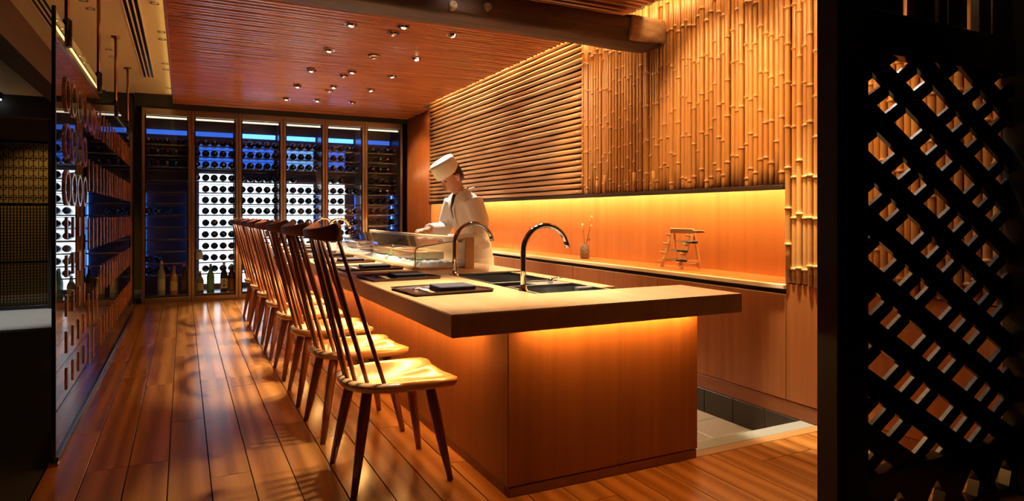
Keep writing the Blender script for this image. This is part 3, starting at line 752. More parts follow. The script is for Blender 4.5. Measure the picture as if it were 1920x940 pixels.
for k, (x, y, r) in enumerate(((1.372, 4.66, 0.3), (1.36, 5.22, -0.3), (1.38, 4.0, 0.5))):
    vs_ = []; n = 8
    for j in range(n + 1):
        t = j / n; w_ = 0.022 * sin(pi * t) ** 0.7 + 0.001
        vs_ += [(-w_, t * 0.11, 0.01 * sin(pi * t)), (0, t * 0.11, 0.004 + 0.01 * sin(pi * t)), (w_, t * 0.11, 0.01 * sin(pi * t))]
    fs = [q for j in range(n) for q in ((3 * j, 3 * j + 1, 3 * j + 4, 3 * j + 3), (3 * j + 1, 3 * j + 2, 3 * j + 5, 3 * j + 4))]
    lf = tag(MB().add(vs_, fs, 0, True).build('garnish_leaf', M_leaf, None, (x, y, 0.806), (0, 0, r)), ['green garnish leaf on the ice between the first two seafood boxes', 'green garnish leaf on the ice between the second and third seafood boxes', 'green garnish leaf on the ice at the near end of the case'][k], 'leaf', 'garnish leaves')
    sm = lf.modifiers.new('solid', 'SOLIDIFY'); sm.thickness = 0.0015

# ================================================================ the cook
def loft(rings, n=16):
    """rings: (centre, half-width vector, half-depth vector)"""
    vs_, fs = [], []
    for (c, a, b) in rings:
        c, a, b = Vector(c), Vector(a), Vector(b)
        for k in range(n):
            t = 2 * pi * k / n; vs_.append(c + a * cos(t) + b * sin(t))
    for i in range(len(rings) - 1):
        for k in range(n): fs.append((i * n + k, i * n + (k + 1) % n, (i + 1) * n + (k + 1) % n, (i + 1) * n + k))
    fs += [tuple(range(n))[::-1], tuple(range((len(rings) - 1) * n, len(rings) * n))]
    return vs_, fs
def limb(mb, pts, rs, n=12): mb.tube(pts, rs, n)
def remeshed(mb, name, mat, parent, voxel=0.008, smooth=6):
    o = mb.build(name, mat, None)
    bm = bmesh.new(); bm.from_mesh(o.data); bmesh.ops.recalc_face_normals(bm, faces=bm.faces); bm.to_mesh(o.data); bm.free()
    r = o.modifiers.new('r', 'REMESH'); r.mode = 'VOXEL'; r.voxel_size = voxel
    s = o.modifiers.new('s', 'SMOOTH'); s.iterations = smooth; s.factor = 0.5
    dg = bpy.context.evaluated_depsgraph_get(); dg.update()
    me = bpy.data.meshes.new_from_object(o.evaluated_get(dg)); me.name = name
    for p in me.polygons: p.use_smooth = True
    bpy.data.objects.remove(o)
    ob = place(name, me, parent)
    return ob
M_skin = plain('skin', (0.50, 0.25, 0.15), 0.5, bump=0.03, bscale=200)
M_hair = plain('black_hair', (0.012, 0.009, 0.008), 0.45, bump=0.4, bscale=150)
M_cloth = plain('white_jacket', (0.80, 0.78, 0.74), 0.75, bump=0.12, bscale=60)
M_hat = plain('white_hat', (0.82, 0.80, 0.72), 0.7, bump=0.08, bscale=80)
M_tie = plain('dark_tie', (0.02, 0.02, 0.028), 0.6, bump=0.1)
M_trouser = plain('dark_trousers', (0.03, 0.03, 0.035), 0.8, bump=0.1)
cook = empty('person', (2.15, 5.0, SUNK), radians(180 + 8)); tag(cook, 'cook in white jacket and white cap bending over the glass case', 'person')
# local frame: +x forward, +y his left, z from the aisle floor
B = MB()   # body: head, neck, trunk, arms, hands, legs as one surface
def V(*p): return Vector(p)
B.add(*loft([((-0.02, 0, 0.86), (0, 0.15, 0), (0.1, 0, 0)), ((-0.02, 0, 0.95), (0, 0.15, 0), (0.1, 0, 0)), ((0.0, 0, 1.08), (0, 0.14, 0), (0.095, 0, 0)), ((0.05, 0, 1.25), (0, 0.16, 0), (0.105, 0, 0)), ((0.09, 0, 1.37), (0, 0.165, 0), (0.09, 0, 0)), ((0.11, 0, 1.43), (0, 0.08, 0), (0.06, 0, 0))]))
limb(B, [(0.11, 0, 1.40), (0.145, 0, 1.47), (0.17, 0, 1.52)], [0.06, 0.052, 0.052])
HT = 0.62   # head tilt forward
hc = V(0.20, 0, 1.555)
def hp(x, y, z):  # head frame -> local
    return (hc.x + x * cos(HT) + z * sin(HT), hc.y + y, hc.z - x * sin(HT) + z * cos(HT))
head_rings = [(-0.115, 0.0, 0.02, 0.025), (-0.10, 0.015, 0.05, 0.055), (-0.06, 0.012, 0.062, 0.078), (-0.01, 0.0, 0.073, 0.092), (0.04, -0.006, 0.077, 0.097), (0.08, -0.01, 0.068, 0.085), (0.11, -0.012, 0.04, 0.05), (0.12, -0.012, 0.012, 0.015)]
HV, HF = [], []
ax_x = V(cos(HT), 0, -sin(HT))
B.add(*loft([(hp(xo, 0, z), (0, wy, 0), ax_x * wx) for z, xo, wy, wx in head_rings], 18))
B.tube([hp(0.082, 0, 0.02), hp(0.106, 0, -0.018), hp(0.112, 0, -0.03), hp(0.09, 0, -0.04)], [0.008, 0.012, 0.015, 0.009], 8)   # nose
B.tube([hp(0.078, -0.022, -0.066), hp(0.087, 0, -0.064), hp(0.078, 0.022, -0.066)], [0.006, 0.009, 0.006], 6)   # lips
for sy in (-1, 1):
    B.tube([hp(-0.01, 0.07 * sy, 0.02), hp(-0.018, 0.083 * sy, 0.005), hp(-0.008, 0.076 * sy, -0.035)], [0.012, 0.02, 0.01], 8, flat=(1, 0.6))   # ears
    B.tube([hp(0.08, 0.012 * sy, 0.033), hp(0.086, 0.032 * sy, 0.036), hp(0.07, 0.054 * sy, 0.03)], [0.006, 0.008, 0.006], 6)   # brow
    B.tube([(-0.02, 0.075 * sy, 0.92), (-0.005, 0.085 * sy, 0.5), (-0.02, 0.09 * sy, 0.07)], [0.09, 0.06, 0.042])   # legs
# arms: his right one reaches to the case rail, his left one bends in front
arms = {-1: [(0.09, -0.17, 1.365), (0.11, -0.22, 1.22), (0.14, -0.23, 1.13), (0.26, -0.17, 1.125), (0.375, -0.09, 1.13)],
        1: [(0.09, 0.17, 1.365), (0.07, 0.235, 1.20), (0.08, 0.265, 1.06), (0.20, 0.20, 1.04), (0.32, 0.08, 1.05)]}
for sd, p in arms.items():
    limb(B, p, [0.055, 0.048, 0.042, 0.036, 0.027])
    w0 = V(*p[-1]); d = (V(*p[-1]) - V(*p[-2])).normalized(); lat = V(-d.y, d.x, 0).normalized() * sd
    palm = [w0, w0 + d * 0.045 + V(0, 0, -0.004), w0 + d * 0.085 + V(0, 0, -0.01)]
    B.tube(palm, [0.026, 0.034, 0.032], 10, flat=(0.5, 1.15))
    for k, (off, ln) in enumerate(((-0.027, 0.064), (-0.009, 0.075), (0.009, 0.07), (0.026, 0.055))):
        a = palm[2] + lat * (-off) * 1.0
        B.tube([a - d * 0.015, a + d * ln * 0.45 + V(0, 0, 0.006), a + d * ln * 0.8 + V(0, 0, -0.008), a + d * ln + V(0, 0, -0.022)], [0.0092, 0.0088, 0.008, 0.0062], 8)
    th_ = palm[0] + d * 0.02 - lat * (-0.024)
    B.tube([th_, th_ + d * 0.03 + lat * 0.026 + V(0, 0, -0.006), th_ + d * 0.062 + lat * 0.03 + V(0, 0, -0.016)], [0.0125, 0.0105, 0.008], 8)
body = remeshed(B, 'body', M_skin, cook, 0.0055, 4)
# eyes, closed downwards
for sy in (-1, 1):
    MB().lathe([(0.003, -0.010), (0.010, -0.004), (0.0115, 0.0), (0.009, 0.005), (0.002, 0.009)], 10).build('eye', plain('eye_%d' % sy, (0.08, 0.05, 0.04), 0.3, bump=0.01), body, hp(0.077, 0.03 * sy, 0.012))
# jacket
J = MB()
J.add(*loft([((-0.03, 0, 0.60), (0, 0.205, 0), (0.15, 0, 0)), ((-0.03, 0, 0.72), (0, 0.2, 0), (0.145, 0, 0)), ((-0.02, 0, 0.95), (0, 0.188, 0), (0.132, 0, 0)), ((0.0, 0, 1.08), (0, 0.18, 0), (0.125, 0, 0)), ((0.045, 0, 1.25), (0, 0.195, 0), (0.13, 0, 0)), ((0.075, 0, 1.36), (0, 0.195, 0), (0.112, 0, 0)), ((0.085, 0, 1.42), (0, 0.13, 0), (0.085, 0, 0)), ((0.095, 0, 1.45), (0, 0.075, 0), (0.066, 0, 0))], 22))
for sd, p in arms.items():
    q = [V(*a) for a in p]; cuff = q[3].lerp(q[4], 0.78)
    J.tube([q[0] + V(0, -0.015 * sd, 0.0), q[1], q[2], q[3], cuff], [0.082, 0.073, 0.066, 0.06, 0.05], 14)
J.tube([V(0.02, 0.25, 1.05), V(0.05, 0.30, 1.02), V(0.12, 0.27, 0.99)], [0.03, 0.04, 0.025], 10)   # fold hanging from the sleeve
jk = remeshed(J, 'jacket', M_cloth, cook, 0.008, 5)
# collar, lapels, tie
L1 = MB()
for sy in (-1, 1):
    pts = [(0.02, 0.06 * sy, 1.475), (0.11, 0.075 * sy, 1.455), (0.175, 0.055 * sy, 1.40), (0.195, 0.02 * sy, 1.30), (0.16, -0.005 * sy, 1.17)]
    L1.tube(pts, [0.012, 0.016, 0.02, 0.02, 0.01], 8, flat=(0.45, 1.2))
L1.build('lapel', M_cloth, jk)
MB().tube([(0.172, 0, 1.415), (0.186, 0, 1.38), (0.192, 0, 1.30), (0.178, 0, 1.22)], [0.02, 0.018, 0.022, 0.01], 8, flat=(0.5, 1.1)).build('tie', M_tie, jk)
A_ = MB().add(*loft([((0.0, 0, 0.42), (0, 0.2, 0), (0.16, 0, 0)), ((-0.02, 0, 0.62), (0, 0.213, 0), (0.158, 0, 0)), ((-0.02, 0, 0.90), (0, 0.197, 0), (0.142, 0, 0))], 22))
A_.build('apron', M_cloth, jk)
TR = MB()
for sy in (-1, 1): TR.tube([(-0.02, 0.085 * sy, 0.8), (-0.005, 0.088 * sy, 0.5), (-0.02, 0.09 * sy, 0.09)], [0.11, 0.085, 0.075], 12)
remeshed(TR, 'trousers', M_trouser, cook, 0.012, 3)
SH = MB()
for sy in (-1, 1): SH.tube([(-0.09, 0.09 * sy, 0.045), (0.0, 0.092 * sy, 0.05), (0.1, 0.098 * sy, 0.035), (0.16, 0.1 * sy, 0.028)], [0.04, 0.045, 0.038, 0.022], 10)
SH.build('shoes', M_black, cook)
# hair shell and cap
hr = MB().add(*loft([(hp(xo, 0, z), (0, wy, 0), ax_x * wx) for z, xo, wy, wx in [(-0.062, -0.048, 0.052, 0.045), (-0.03, -0.04, 0.074, 0.062), (0.01, -0.032, 0.083, 0.075), (0.05, -0.022, 0.085, 0.088), (0.085, -0.02, 0.076, 0.08)]], 16))
hr.build('hair', M_hair, body)
hat = MB().add(*loft([(hp(xo, 0, z), (0, wy, 0), ax_x * wx) for z, xo, wy, wx in [(0.040, 0.012, 0.086, 0.104), (0.055, 0.008, 0.092, 0.112), (0.14, 0.006, 0.096, 0.114), (0.163, 0.004, 0.088, 0.105), (0.168, 0.0, 0.03, 0.04)]], 24))
hat.build('cap', M_hat, body)
for f in bpy.data.objects['cap'].data.polygons: f.use_smooth = True
for nm in ('hair', 'apron'):
    for f in bpy.data.objects[nm].data.polygons: f.use_smooth = True

# ================================================================ things on the niche shelf
vz = empty('bud_vase', (3.15, 4.83, 0.715)); tag(vz, 'small mottled ceramic vase with a dry sprig in the niche', 'vase')
M_vase = plain('mottled_ceramic', (0.2, 0.13, 0.085), 0.35, bump=0.5, bscale=70, var=0.7)
MB().lathe([(0.036, 0.0), (0.041, 0.004), (0.043, 0.06), (0.04, 0.11), (0.031, 0.118), (0.031, 0.126), (0.026, 0.126), (0.026, 0.02)], 14).build('body', M_vase, vz)
M_twig = plain('dry_twig', (0.2, 0.09, 0.035), 0.7, bump=0.2)
M_bud = plain('pale_bud', (0.62, 0.42, 0.18), 0.6, bump=0.1, var=0.2)
st = empty('sprig', (0, 0, 0)); st.parent = vz
MB().tube([(0.0, 0, 0.05), (0.01, -0.02, 0.16), (0.018, -0.05, 0.26), (0.02, -0.07, 0.36)], [0.004, 0.0035, 0.003, 0.0015], 6).build('stem', M_twig, st)
MB().tube([(0.0, 0, 0.06), (0.0, 0.01, 0.18), (-0.005, 0.03, 0.29)], [0.0035, 0.003, 0.0012], 6).build('stem', M_twig, st)
for k, (x, y, z, r) in enumerate(((0.02, -0.072, 0.365, 0.013), (0.02, -0.05, 0.335, 0.012), (-0.005, 0.032, 0.295, 0.016), (0.0, 0.045, 0.27, 0.012), (0.018, -0.075, 0.29, 0.011), (0.012, -0.05, 0.17, 0.014), (-0.003, 0.015, 0.24, 0.012))):
    MB().lathe([(0.001, -r), (r * 0.7, -r * 0.5), (r * 0.75, 0.1 * r), (r * 0.4, r), (0.001, r * 1.4)], 7).build('bud', M_bud if k < 5 else M_twig, st, (x, y, z), (0.4 * k, 0.5, k))

# knife rack: two A-shaped sides with pegs, four knives lying across
M_rack = wood('rack_wood', (0.42, 0.2, 0.07), (0.54, 0.28, 0.11), 'Z', rough=0.45, tint=0.05)
rk = empty('knife_rack', (3.14, 3.63, 0.715)); tag(rk, 'small pale wooden stepped knife rack in the niche', 'rack')
RK0, RK1 = -0.09, 0.12
for yy in (RK0, RK1):
    MB().tube([(-0.03, yy, 0.006), (0.075, yy, 0.27)], 0.013, 4).build('front_upright', M_rack, rk)
    MB().tube([(0.14, yy, 0.004), (0.085, yy, 0.27)], 0.012, 4).build('rear_upright', M_rack, rk)
    MB().bbox(-0.03, 0.14, yy - 0.009, yy + 0.009, 0.045, 0.065, 0.002).build('foot_bar', M_rack, rk)
    for k in range(4):
        px = -0.03 + 0.105 * (k + 0.6) / 4.2; pz = 0.27 * (k + 0.6) / 4.2
        MB().tube([(px + 0.01, yy, pz), (px - 0.05, yy, pz + 0.012)], 0.008, 6).build('peg', M_rack, rk)
MB().tube([(0.08, RK0, 0.262), (0.08, RK1, 0.262)], 0.01, 6).build('cross_bar', M_rack, rk)
MB().tube([(0.13, RK0, 0.03), (0.13, RK1, 0.03)], 0.008, 6).build('cross_bar', M_rack, rk)
M_blade = plain('knife_blade', (0.55, 0.5, 0.45), 0.3, 1.0, bump=0.01)
for k in range(4):
    px = -0.03 + 0.105 * (k + 0.6) / 4.2 - 0.024; pz = 0.27 * (k + 0.6) / 4.2 + (0.0285 if k < 3 else 0.038)
    kn_ = empty('kitchen_knife', (3.14 + px, 3.63, 0.715 + pz)); tag(kn_, ['small dark-handled knife on the lowest pegs of the rack', 'dark-handled knife on the second pegs of the rack', 'long dark-handled knife on the third pegs of the rack', 'sheathed knife with a brown handle on the top pegs of the rack'][k], 'knife', 'knives on the rack')
    s_ = [-0.05, -0.03, -0.10, -0.14][k]; bl = [0.11, 0.15, 0.17, 0.2][k]
    y0 = s_ + 0.0
    hm = [M_black, M_black, M_black, wood('knife_handle', (0.2, 0.08, 0.04), (0.3, 0.13, 0.06), 'Y', tint=0)][k]
    MB().tube([(0, y0 - 0.0, 0), (0, y0 - 0.05, 0), (0, y0 - 0.1, 0)], [0.009, 0.011, 0.0095], 8).build('handle', hm, kn_)
    if k == 3: MB().bbox(-0.006, 0.006, y0, y0 + bl + 0.04, -0.018, 0.018, 0.003).build('sheath', M_palewood, kn_)
    else: MB().add([(-0.0015, y0, -0.012), (-0.0015, y0, 0.012), (-0.001, y0 + bl, 0.006), (0.0015, y0, -0.012), (0.0015, y0, 0.012), (0.001, y0 + bl, 0.006)], [(0, 1, 2), (5, 4, 3), (0, 3, 4, 1), (1, 4, 5, 2), (2, 5, 3, 0)]).build('blade', M_blade, kn_)

# ================================================================ wine cabinets
FW = 0.5545; FX0 = -0.461; FH = 2.43; FD = 0.62
M_wall_in = plain('cabinet_interior', (0.06, 0.035, 0.045), 0.3, bump=0.01)
M_back_lit = emit('backlit_panel', (0.80, 0.90, 1.0), L_FRIDGE)
M_blue = emit('blue_led', (0.08, 0.28, 1.0), 4.0)
M_bluedim = emit('blue_led_dim', (0.05, 0.2, 1.0), 0.8)
M_tubew = emit('white_tube', (1.0, 0.86, 0.62), 1.3)
M_shelf = plain('cabinet_shelf_steel', (0.35, 0.37, 0.42), 0.25, 1.0, bump=0.01)
SH_Z = [0.33, 0.477, 0.631, 0.785, 0.939, 1.095, 1.24, 1.387, 1.535, 1.709, 1.856, 1.996]
cabshort = ['darkest wine cabinet', 'second wine cabinet', 'third wine cabinet', 'fourth wine cabinet', 'fifth wine cabinet', 'sixth wine cabinet']
cabname = ['darkest wine cabinet next to the glass partition', 'second wine cabinet from the glass partition', 'third wine cabinet from the glass partition', 'fourth wine cabinet from the glass partition', 'fifth wine cabinet from the glass partition', 'wine cabinet next to the ribbed wood wall']
def cabinet(i):
    t = empty('wine_cabinet', (FX0 + FW * (i + 0.5), FY, 0)); tag(t, 'bronze framed ' + cabname[i], 'wine cabinet', 'glass fronted wine cabinets')
    hw = FW / 2 - 0.001
    MB().box(-hw, -hw + 0.008, 0.05, FD, 0.0, FH).box(hw - 0.008, hw, 0.05, FD, 0.0, FH).build('side_wall', M_wall_in, t)
    MB().box(-hw + 0.008, hw - 0.008, FD - 0.02, FD, 0.0, FH).build('back_wall', M_wall_in, t)
    MB().box(-hw + 0.008, hw - 0.008, 0.05, FD - 0.02, FH - 0.03, FH).build('top', M_wall_in, t)
    MB().box(-hw + 0.008, hw - 0.008, 0.05, FD - 0.02, 0.0, 0.07).build('bottom', M_wall_in, t)
    d = empty('door', (0, 0, 0)); d.parent = t
    fw = 0.036
    MB().bbox(-hw, -hw + fw, 0, 0.045, 0.0, FH, 0.004).build('stile', M_bronze, d)
    MB().bbox(hw - fw, hw, 0, 0.045, 0.0, FH, 0.004).build('stile', M_bronze, d)
    MB().bbox(-hw + fw, hw - fw, 0.002, 0.043, FH - 0.085, FH, 0.003).build('top_rail', M_bronze, d)
    MB().bbox(-hw + fw, hw - fw, 0.002, 0.043, 0.0, 0.062, 0.003).build('bottom_rail', M_bronze, d)
    MB().box(-hw + fw - 0.002, hw - fw + 0.002, 0.016, 0.022, 0.06, FH - 0.083).build('pane', M_fridge_glass, d)
    MB().box(-hw + fw, -hw + fw + 0.012, 0.024, 0.05, 0.062, FH - 0.085).box(hw - fw - 0.012, hw - fw, 0.024, 0.05, 0.062, FH - 0.085).build('gasket', M_black, d)
    # tubes
    MB().box(-hw + 0.05, hw - 0.05, 0.07, 0.095, FH - 0.115, FH - 0.095).build('light_tube', M_tubew, t)
    MB().box(-hw + 0.03, hw - 0.03, FD - 0.04, FD - 0.022, FH - 0.26, FH - 0.2).build('light_tube', M_blue if i in (2, 3, 4) else M_bluedim, t)
    # side strips of blue light
    for sx in (-1, 1):
        if (i, sx) in ((5, 1), (0, -1), (1, -1), (4, 1), (0, 1), (5, -1), (3, 1)):
            MB().box(sx * (hw - 0.02) - 0.008, sx * (hw - 0.02) + 0.008, FD - 0.12, FD - 0.1, 0.3, 1.4).build('light_tube', M_blue if i in (5, 0) else M_bluedim, t)
    # back-lit panel
    if i in (1, 2, 3, 4):
        xa, xb = [(-hw + 0.10, hw - 0.03), (-hw + 0.01, hw - 0.05), (-hw + 0.01, hw - 0.06), (-hw + 0.01, hw - 0.16)][i - 1]
        z1 = [1.66, 1.54, 1.56, 1.55][i - 1]
        MB().box(xa, xb, FD - 0.035, FD - 0.022, 0.16, z1).build('backlit_panel', M_back_lit, t)
        MB().box(xa, xb, FD - 0.035, FD - 0.022, 1.74, 2.06).build('backlit_panel', M_bluedim if i != 3 else emit('blue_panel_pale', (0.2, 0.45, 1.0), 1.0), t)
    # shelves: front bar, rear bar, side runners and cradle rods
    for z in SH_Z:
        s = empty('shelf', (0, 0, 0)); s.parent = t
        MB().bbox(-hw + 0.012, hw - 0.012, 0.165, 0.18, z - 0.01, z + 0.006, 0.002).build('front_bar', M_shelf, s)
        MB().box(-hw + 0.012, hw - 0.012, 0.49, 0.495, z - 0.028, z - 0.020).box(-hw + 0.012, -hw + 0.02, 0.18, 0.49, z - 0.012, z - 0.004).box(hw - 0.02, hw - 0.012, 0.18, 0.49, z - 0.012, z - 0.004).build('runner', M_shelf, s)
    MB().box(-hw + 0.012, hw - 0.012, 0.055, 0.5, 0.078, 0.088).build('floor_plate', M_shelf, t)
    return t
for i in range(6): cabinet(i)
# yellowish display board behind the bottles in the two cabinets next to the partition
# ---- bottles
M_bot = [plain('bottle_glass_black', (0.012, 0.012, 0.016), 0.1, bump=0.005), plain('bottle_glass_green', (0.012, 0.04, 0.02), 0.1, bump=0.005), plain('bottle_glass_brown', (0.05, 0.018, 0.01), 0.12, bump=0.005)]
M_foil = [plain('foil_red', (0.25, 0.03, 0.03), 0.35, 0.5, bump=0.02), plain('foil_silver', (0.55, 0.55, 0.55), 0.25, 0.9, bump=0.02), plain('foil_gold', (0.5, 0.33, 0.12), 0.3, 0.9, bump=0.02), plain('foil_black', (0.03, 0.03, 0.035), 0.3, bump=0.02)]
def bottle_mesh(mi, fi, label=False):
    R = 0.0455
    mb = MB().lathe([(R * 0.6, 0.30), (R, 0.294), (R, 0.115), (R * 0.8, 0.09), (0.0155, 0.07), (0.014, 0.045)], 12, axis='Y')
    mb.lathe([(0.0148, 0.05), (0.0148, 0.012), (0.017, 0.01), (0.017, 0.0), (0.010, -0.001)], 10, axis='Y', mi=1)
    return mb.mesh('wine_bottle', [M_bot[mi], M_foil[fi]])
BOT = [bottle_mesh(a, b_) for a in range(3) for b_ in range(4)]
rr = random.Random(77)
bcount = 0
BCOL = [g + f for g in ('black', 'green', 'brown') for f in (' red-capped', ' silver-capped', ' gold-capped', ' dark-capped')]
shelf_name = ['lowest', 'second lowest', 'third lowest', 'fourth lowest', 'fifth lowest', 'sixth lowest', 'sixth highest', 'fifth highest', 'fourth highest', 'third highest', 'second highest', 'highest']
for i in range(6):
    for si, z in enumerate(SH_Z):
        if i == 0: n = {0: 3, 1: 2, 5: 3, 9: 4, 10: 4, 11: 5}.get(si, 0)
        elif i == 1: n = 5 if si >= 9 else (4 if si != 8 else 5)
        elif i == 2: n = 5
        elif i == 3: n = 2 if si == 8 else 5
        elif i == 4: n = 3 if si in (6, 8) else (4 if si == 10 else 5)
        else: n = 4 if si in (9, 10) else 5
        hw = FW / 2
        slots = 5 if n > 3 else 5
        idx = list(range(slots))
        if n < slots: idx = idx[(0 if i != 1 else 1):][:n] if n > 2 else idx[:n]
        for k in idx:
            x = FX0 + FW * (i + 0.5) - hw + 0.066 + (FW - 0.132) * k / 4 + rr.uniform(-0.002, 0.002)
            if si >= 9: v_ = rr.choice((0, 0, 4, 8, 9, 10, 2, 5))
            else: v_ = rr.choice((3, 3, 0, 3, 1, 7, 11))
            o = place('wine_bottle', BOT[v_], None, (x, FY + 0.168 + rr.uniform(0.0, 0.02), z + 0.045 + 0.02), (-0.07 + rr.uniform(-0.004, 0.004), 0, rr.uniform(-0.012, 0.012)))
            tag(o, '%s wine bottle, %s shelf of the %s, %s from its left' % (BCOL[v_], shelf_name[si], cabshort[i], ORD[k]), 'bottle', 'wine bottles in the cabinets')
            bcount += 1
# ---- standing bottles at the bottom
def sake(x, i, col, label_col, lab, h=0.30, cap=(0.5, 0.4, 0.2), strokes=False, rough=0.12, y=0.112):
    t = empty('sake_bottle', (FX0 + FW * i + x, FY + y, 0.0885)); tag(t, lab, 'bottle', 'upright bottles at the bottom of the cabinets')
    R = 0.046; s = h / 0.36
    m = plain('sake_glass_' + lab[:14], col, rough, bump=0.005)
    MB().lathe([(R * 0.9, 0.0), (R, 0.008), (R, 0.2 * s), (R * 0.85, 0.235 * s), (0.02, 0.28 * s), (0.015, 0.335 * s)], 16).build('body', m, t)
    MB().lathe([(0.0175, 0.33 * s), (0.0175, 0.36 * s), (0.012, 0.364 * s)], 12).build('stopper', plain('cap_' + lab[:14], cap, 0.35, bump=0.01), t)
    lb = MB(); vs_, fs = [], []
    for k in range(9):
        a = -pi / 2 - 1.1 + 2.2 * k / 8
        for zz in (0.05 * s, 0.17 * s): vs_.append(((R + 0.0008) * cos(a), (R + 0.0008) * sin(a), zz))
    for k in range(8): fs.append((2 * k, 2 * k + 2, 2 * k + 3, 2 * k + 1))
    l_ = lb.add(vs_, fs, 0, True).build('label', plain('label_' + lab[:14], label_col, 0.6, bump=0.02, var=0.1), t)
    if strokes:
        st_ = MB()
        for (x0, x1, z0, z1) in ((-0.018, 0.018, 0.150, 0.154), (-0.002, 0.002, 0.115, 0.158), (-0.016, -0.012, 0.118, 0.145), (0.011, 0.015, 0.118, 0.145), (-0.014, 0.014, 0.128, 0.132), (-0.017, 0.017, 0.095, 0.099), (-0.014, -0.01, 0.062, 0.095), (0.008, 0.012, 0.062, 0.099), (-0.012, 0.014, 0.078, 0.082), (-0.002, 0.002, 0.058, 0.1)):
            st_.box(x0, x1, -R - 0.0022, -R + 0.004, z0 * s, z1 * s)
        st_.build('lettering', M_black, t)
sake(0.215, 0, (0.28, 0.34, 0.2), (0.5, 0.5, 0.3), 'pale green frosted sake bottle in the darkest wine cabinet', 0.43, rough=0.35)
sake(0.355, 0, (0.42, 0.22, 0.05), (0.62, 0.5, 0.2), 'amber bottle with a yellow label in the darkest wine cabinet', 0.36, cap=(0.5, 0.08, 0.05))
sake(0.475, 0, (0.03, 0.015, 0.01), (0.1, 0.05, 0.03), 'dark brown upright bottle at the right of the darkest wine cabinet', 0.38)
sake(0.10, 1, (0.12, 0.13, 0.06), (0.35, 0.33, 0.15), 'short olive bottle with a tan label in the second wine cabinet', 0.28, cap=(0.6, 0.6, 0.55))
sake(0.225, 1, (0.01, 0.16, 0.07), (0.03, 0.25, 0.12), 'bright green sake bottle in the second wine cabinet', 0.37)
sake(0.385, 1, (0.025, 0.018, 0.015), (0.6, 0.55, 0.45), 'dark sake bottle with cream lettered label in the second wine cabinet', 0.38, strokes=True)
sake(0.475, 1, (0.05, 0.02, 0.012), (0.2, 0.08, 0.05), 'slim dark bottle at the right of the second wine cabinet', 0.36)
# small frosted carafe in the second cabinet
tag(MB().lathe([(0.045, 0), (0.05, 0.01), (0.048, 0.08), (0.03, 0.11), (0.028, 0.13)], 14).build('frosted_jar', plain('frosted_glass', (0.72, 0.78, 0.8), 0.5, bump=0.02), None, (FX0 + FW + 0.09, FY + 0.23, SH_Z[1] + 0.0395)), 'frosted white jar standing on a shelf of the second wine cabinet', 'jar')

# ================================================================ glass partition with wooden plaques and rings
gp = empty('glass_partition', (GX, 3.47, 0)); tag(gp, 'tall glass partition set with rows of wooden plaques and rings', 'glass partition')
GT = 2.0
ys = [3.47, 4.5, 5.62, 6.75, 8.33]
for k in range(4):
    MB().box(-0.005, 0.005, ys[k] - 3.47 + 0.002, ys[k + 1] - 3.47 - 0.002, 0.02, GT).build('glass_pane', M_glass_dark, gp)
MB().bbox(-0.016, 0.016, 0.0, ys[-1] - 3.47, -0.002, 0.03, 0.002).build('floor_channel', M_black, gp)
MB().bbox(-0.008, 0.008, -0.014, 0.0, -0.002, GT + 0.02, 0.002).build('edge_post', M_black, gp)
MB().bbox(-0.02, 0.02, -0.035, 0.005, -0.002, 0.012, 0.002).build('post_foot', M_copper, gp)
rr = random.Random(4)
me_small = MB().bbox(-0.0055, 0.011, -0.016, 0.016, 0, 0.105, 0.0015).mesh('plaque', M_wallglass_block)
me_tall = MB().bbox(-0.0055, 0.010, -0.014, 0.014, 0, 0.19, 0.0015).mesh('plaque', M_wallglass_block)
me_ring = MB().ring(0.068, 0.086, -0.0055, 0.013, 24, axis='X').mesh('ring', M_ring)
me_ring_w = MB().ring(0.068, 0.086, -0.0055, 0.013, 24, axis='X').mesh('ring', M_wallglass_block)
for k in range(22):
    y = 3.77 + 0.205 * k - 3.47
    if k < 4:
        for zt in (1.09, 0.905, 0.715, 0.54, 0.365): place('plaque', me_small, gp, (0, y, zt - 0.105))
        for zc in (1.68, 1.455, 1.23): place('ring', me_ring if k in (1, 2) else me_ring_w, gp, (0, y, zc))
    elif k < 7:
        for zt in (1.43, 1.08, 0.63, 0.40)[: 4 if k < 6 else 3]: place('plaque', me_tall, gp, (0, y, zt - 0.19))
        for zc in (1.68,): place('ring', me_ring_w, gp, (0, y, zc))
    else:
        for zt in (1.80, 1.43, 1.08, 0.757, 0.40): place('plaque', me_tall, gp, (0, y, zt - 0.19))
# hanging rods that clamp the glass
me_rod = MB().lathe([(0.011, 0.0), (0.011, 0.62)], 10).mesh('rod', M_copper)
me_clamp = MB().lathe([(0.02, -0.06), (0.021, -0.055), (0.021, 0.07), (0.013, 0.08)], 12).mesh('clamp', M_black)
me_fl = MB().lathe([(0.034, 0.612), (0.034, 0.62)], 14).mesh('flange', M_copper)
for k, y in enumerate((3.83, 5.16, 6.40, 7.72)):
    t = empty('ceiling_rod', (GX, y, 1.98)); tag(t, ['copper ceiling rod nearest the open edge of the glass partition', 'second copper rod from the open edge of the glass partition', 'third copper rod from the open edge of the glass partition', 'copper ceiling rod nearest the wine cabinets'][k], 'rod', 'copper rods holding the glass')
    place('rod', me_rod, t, (0, 0, 0.0)); place('clamp', me_clamp, t); place('ceiling_flange', me_fl, t)
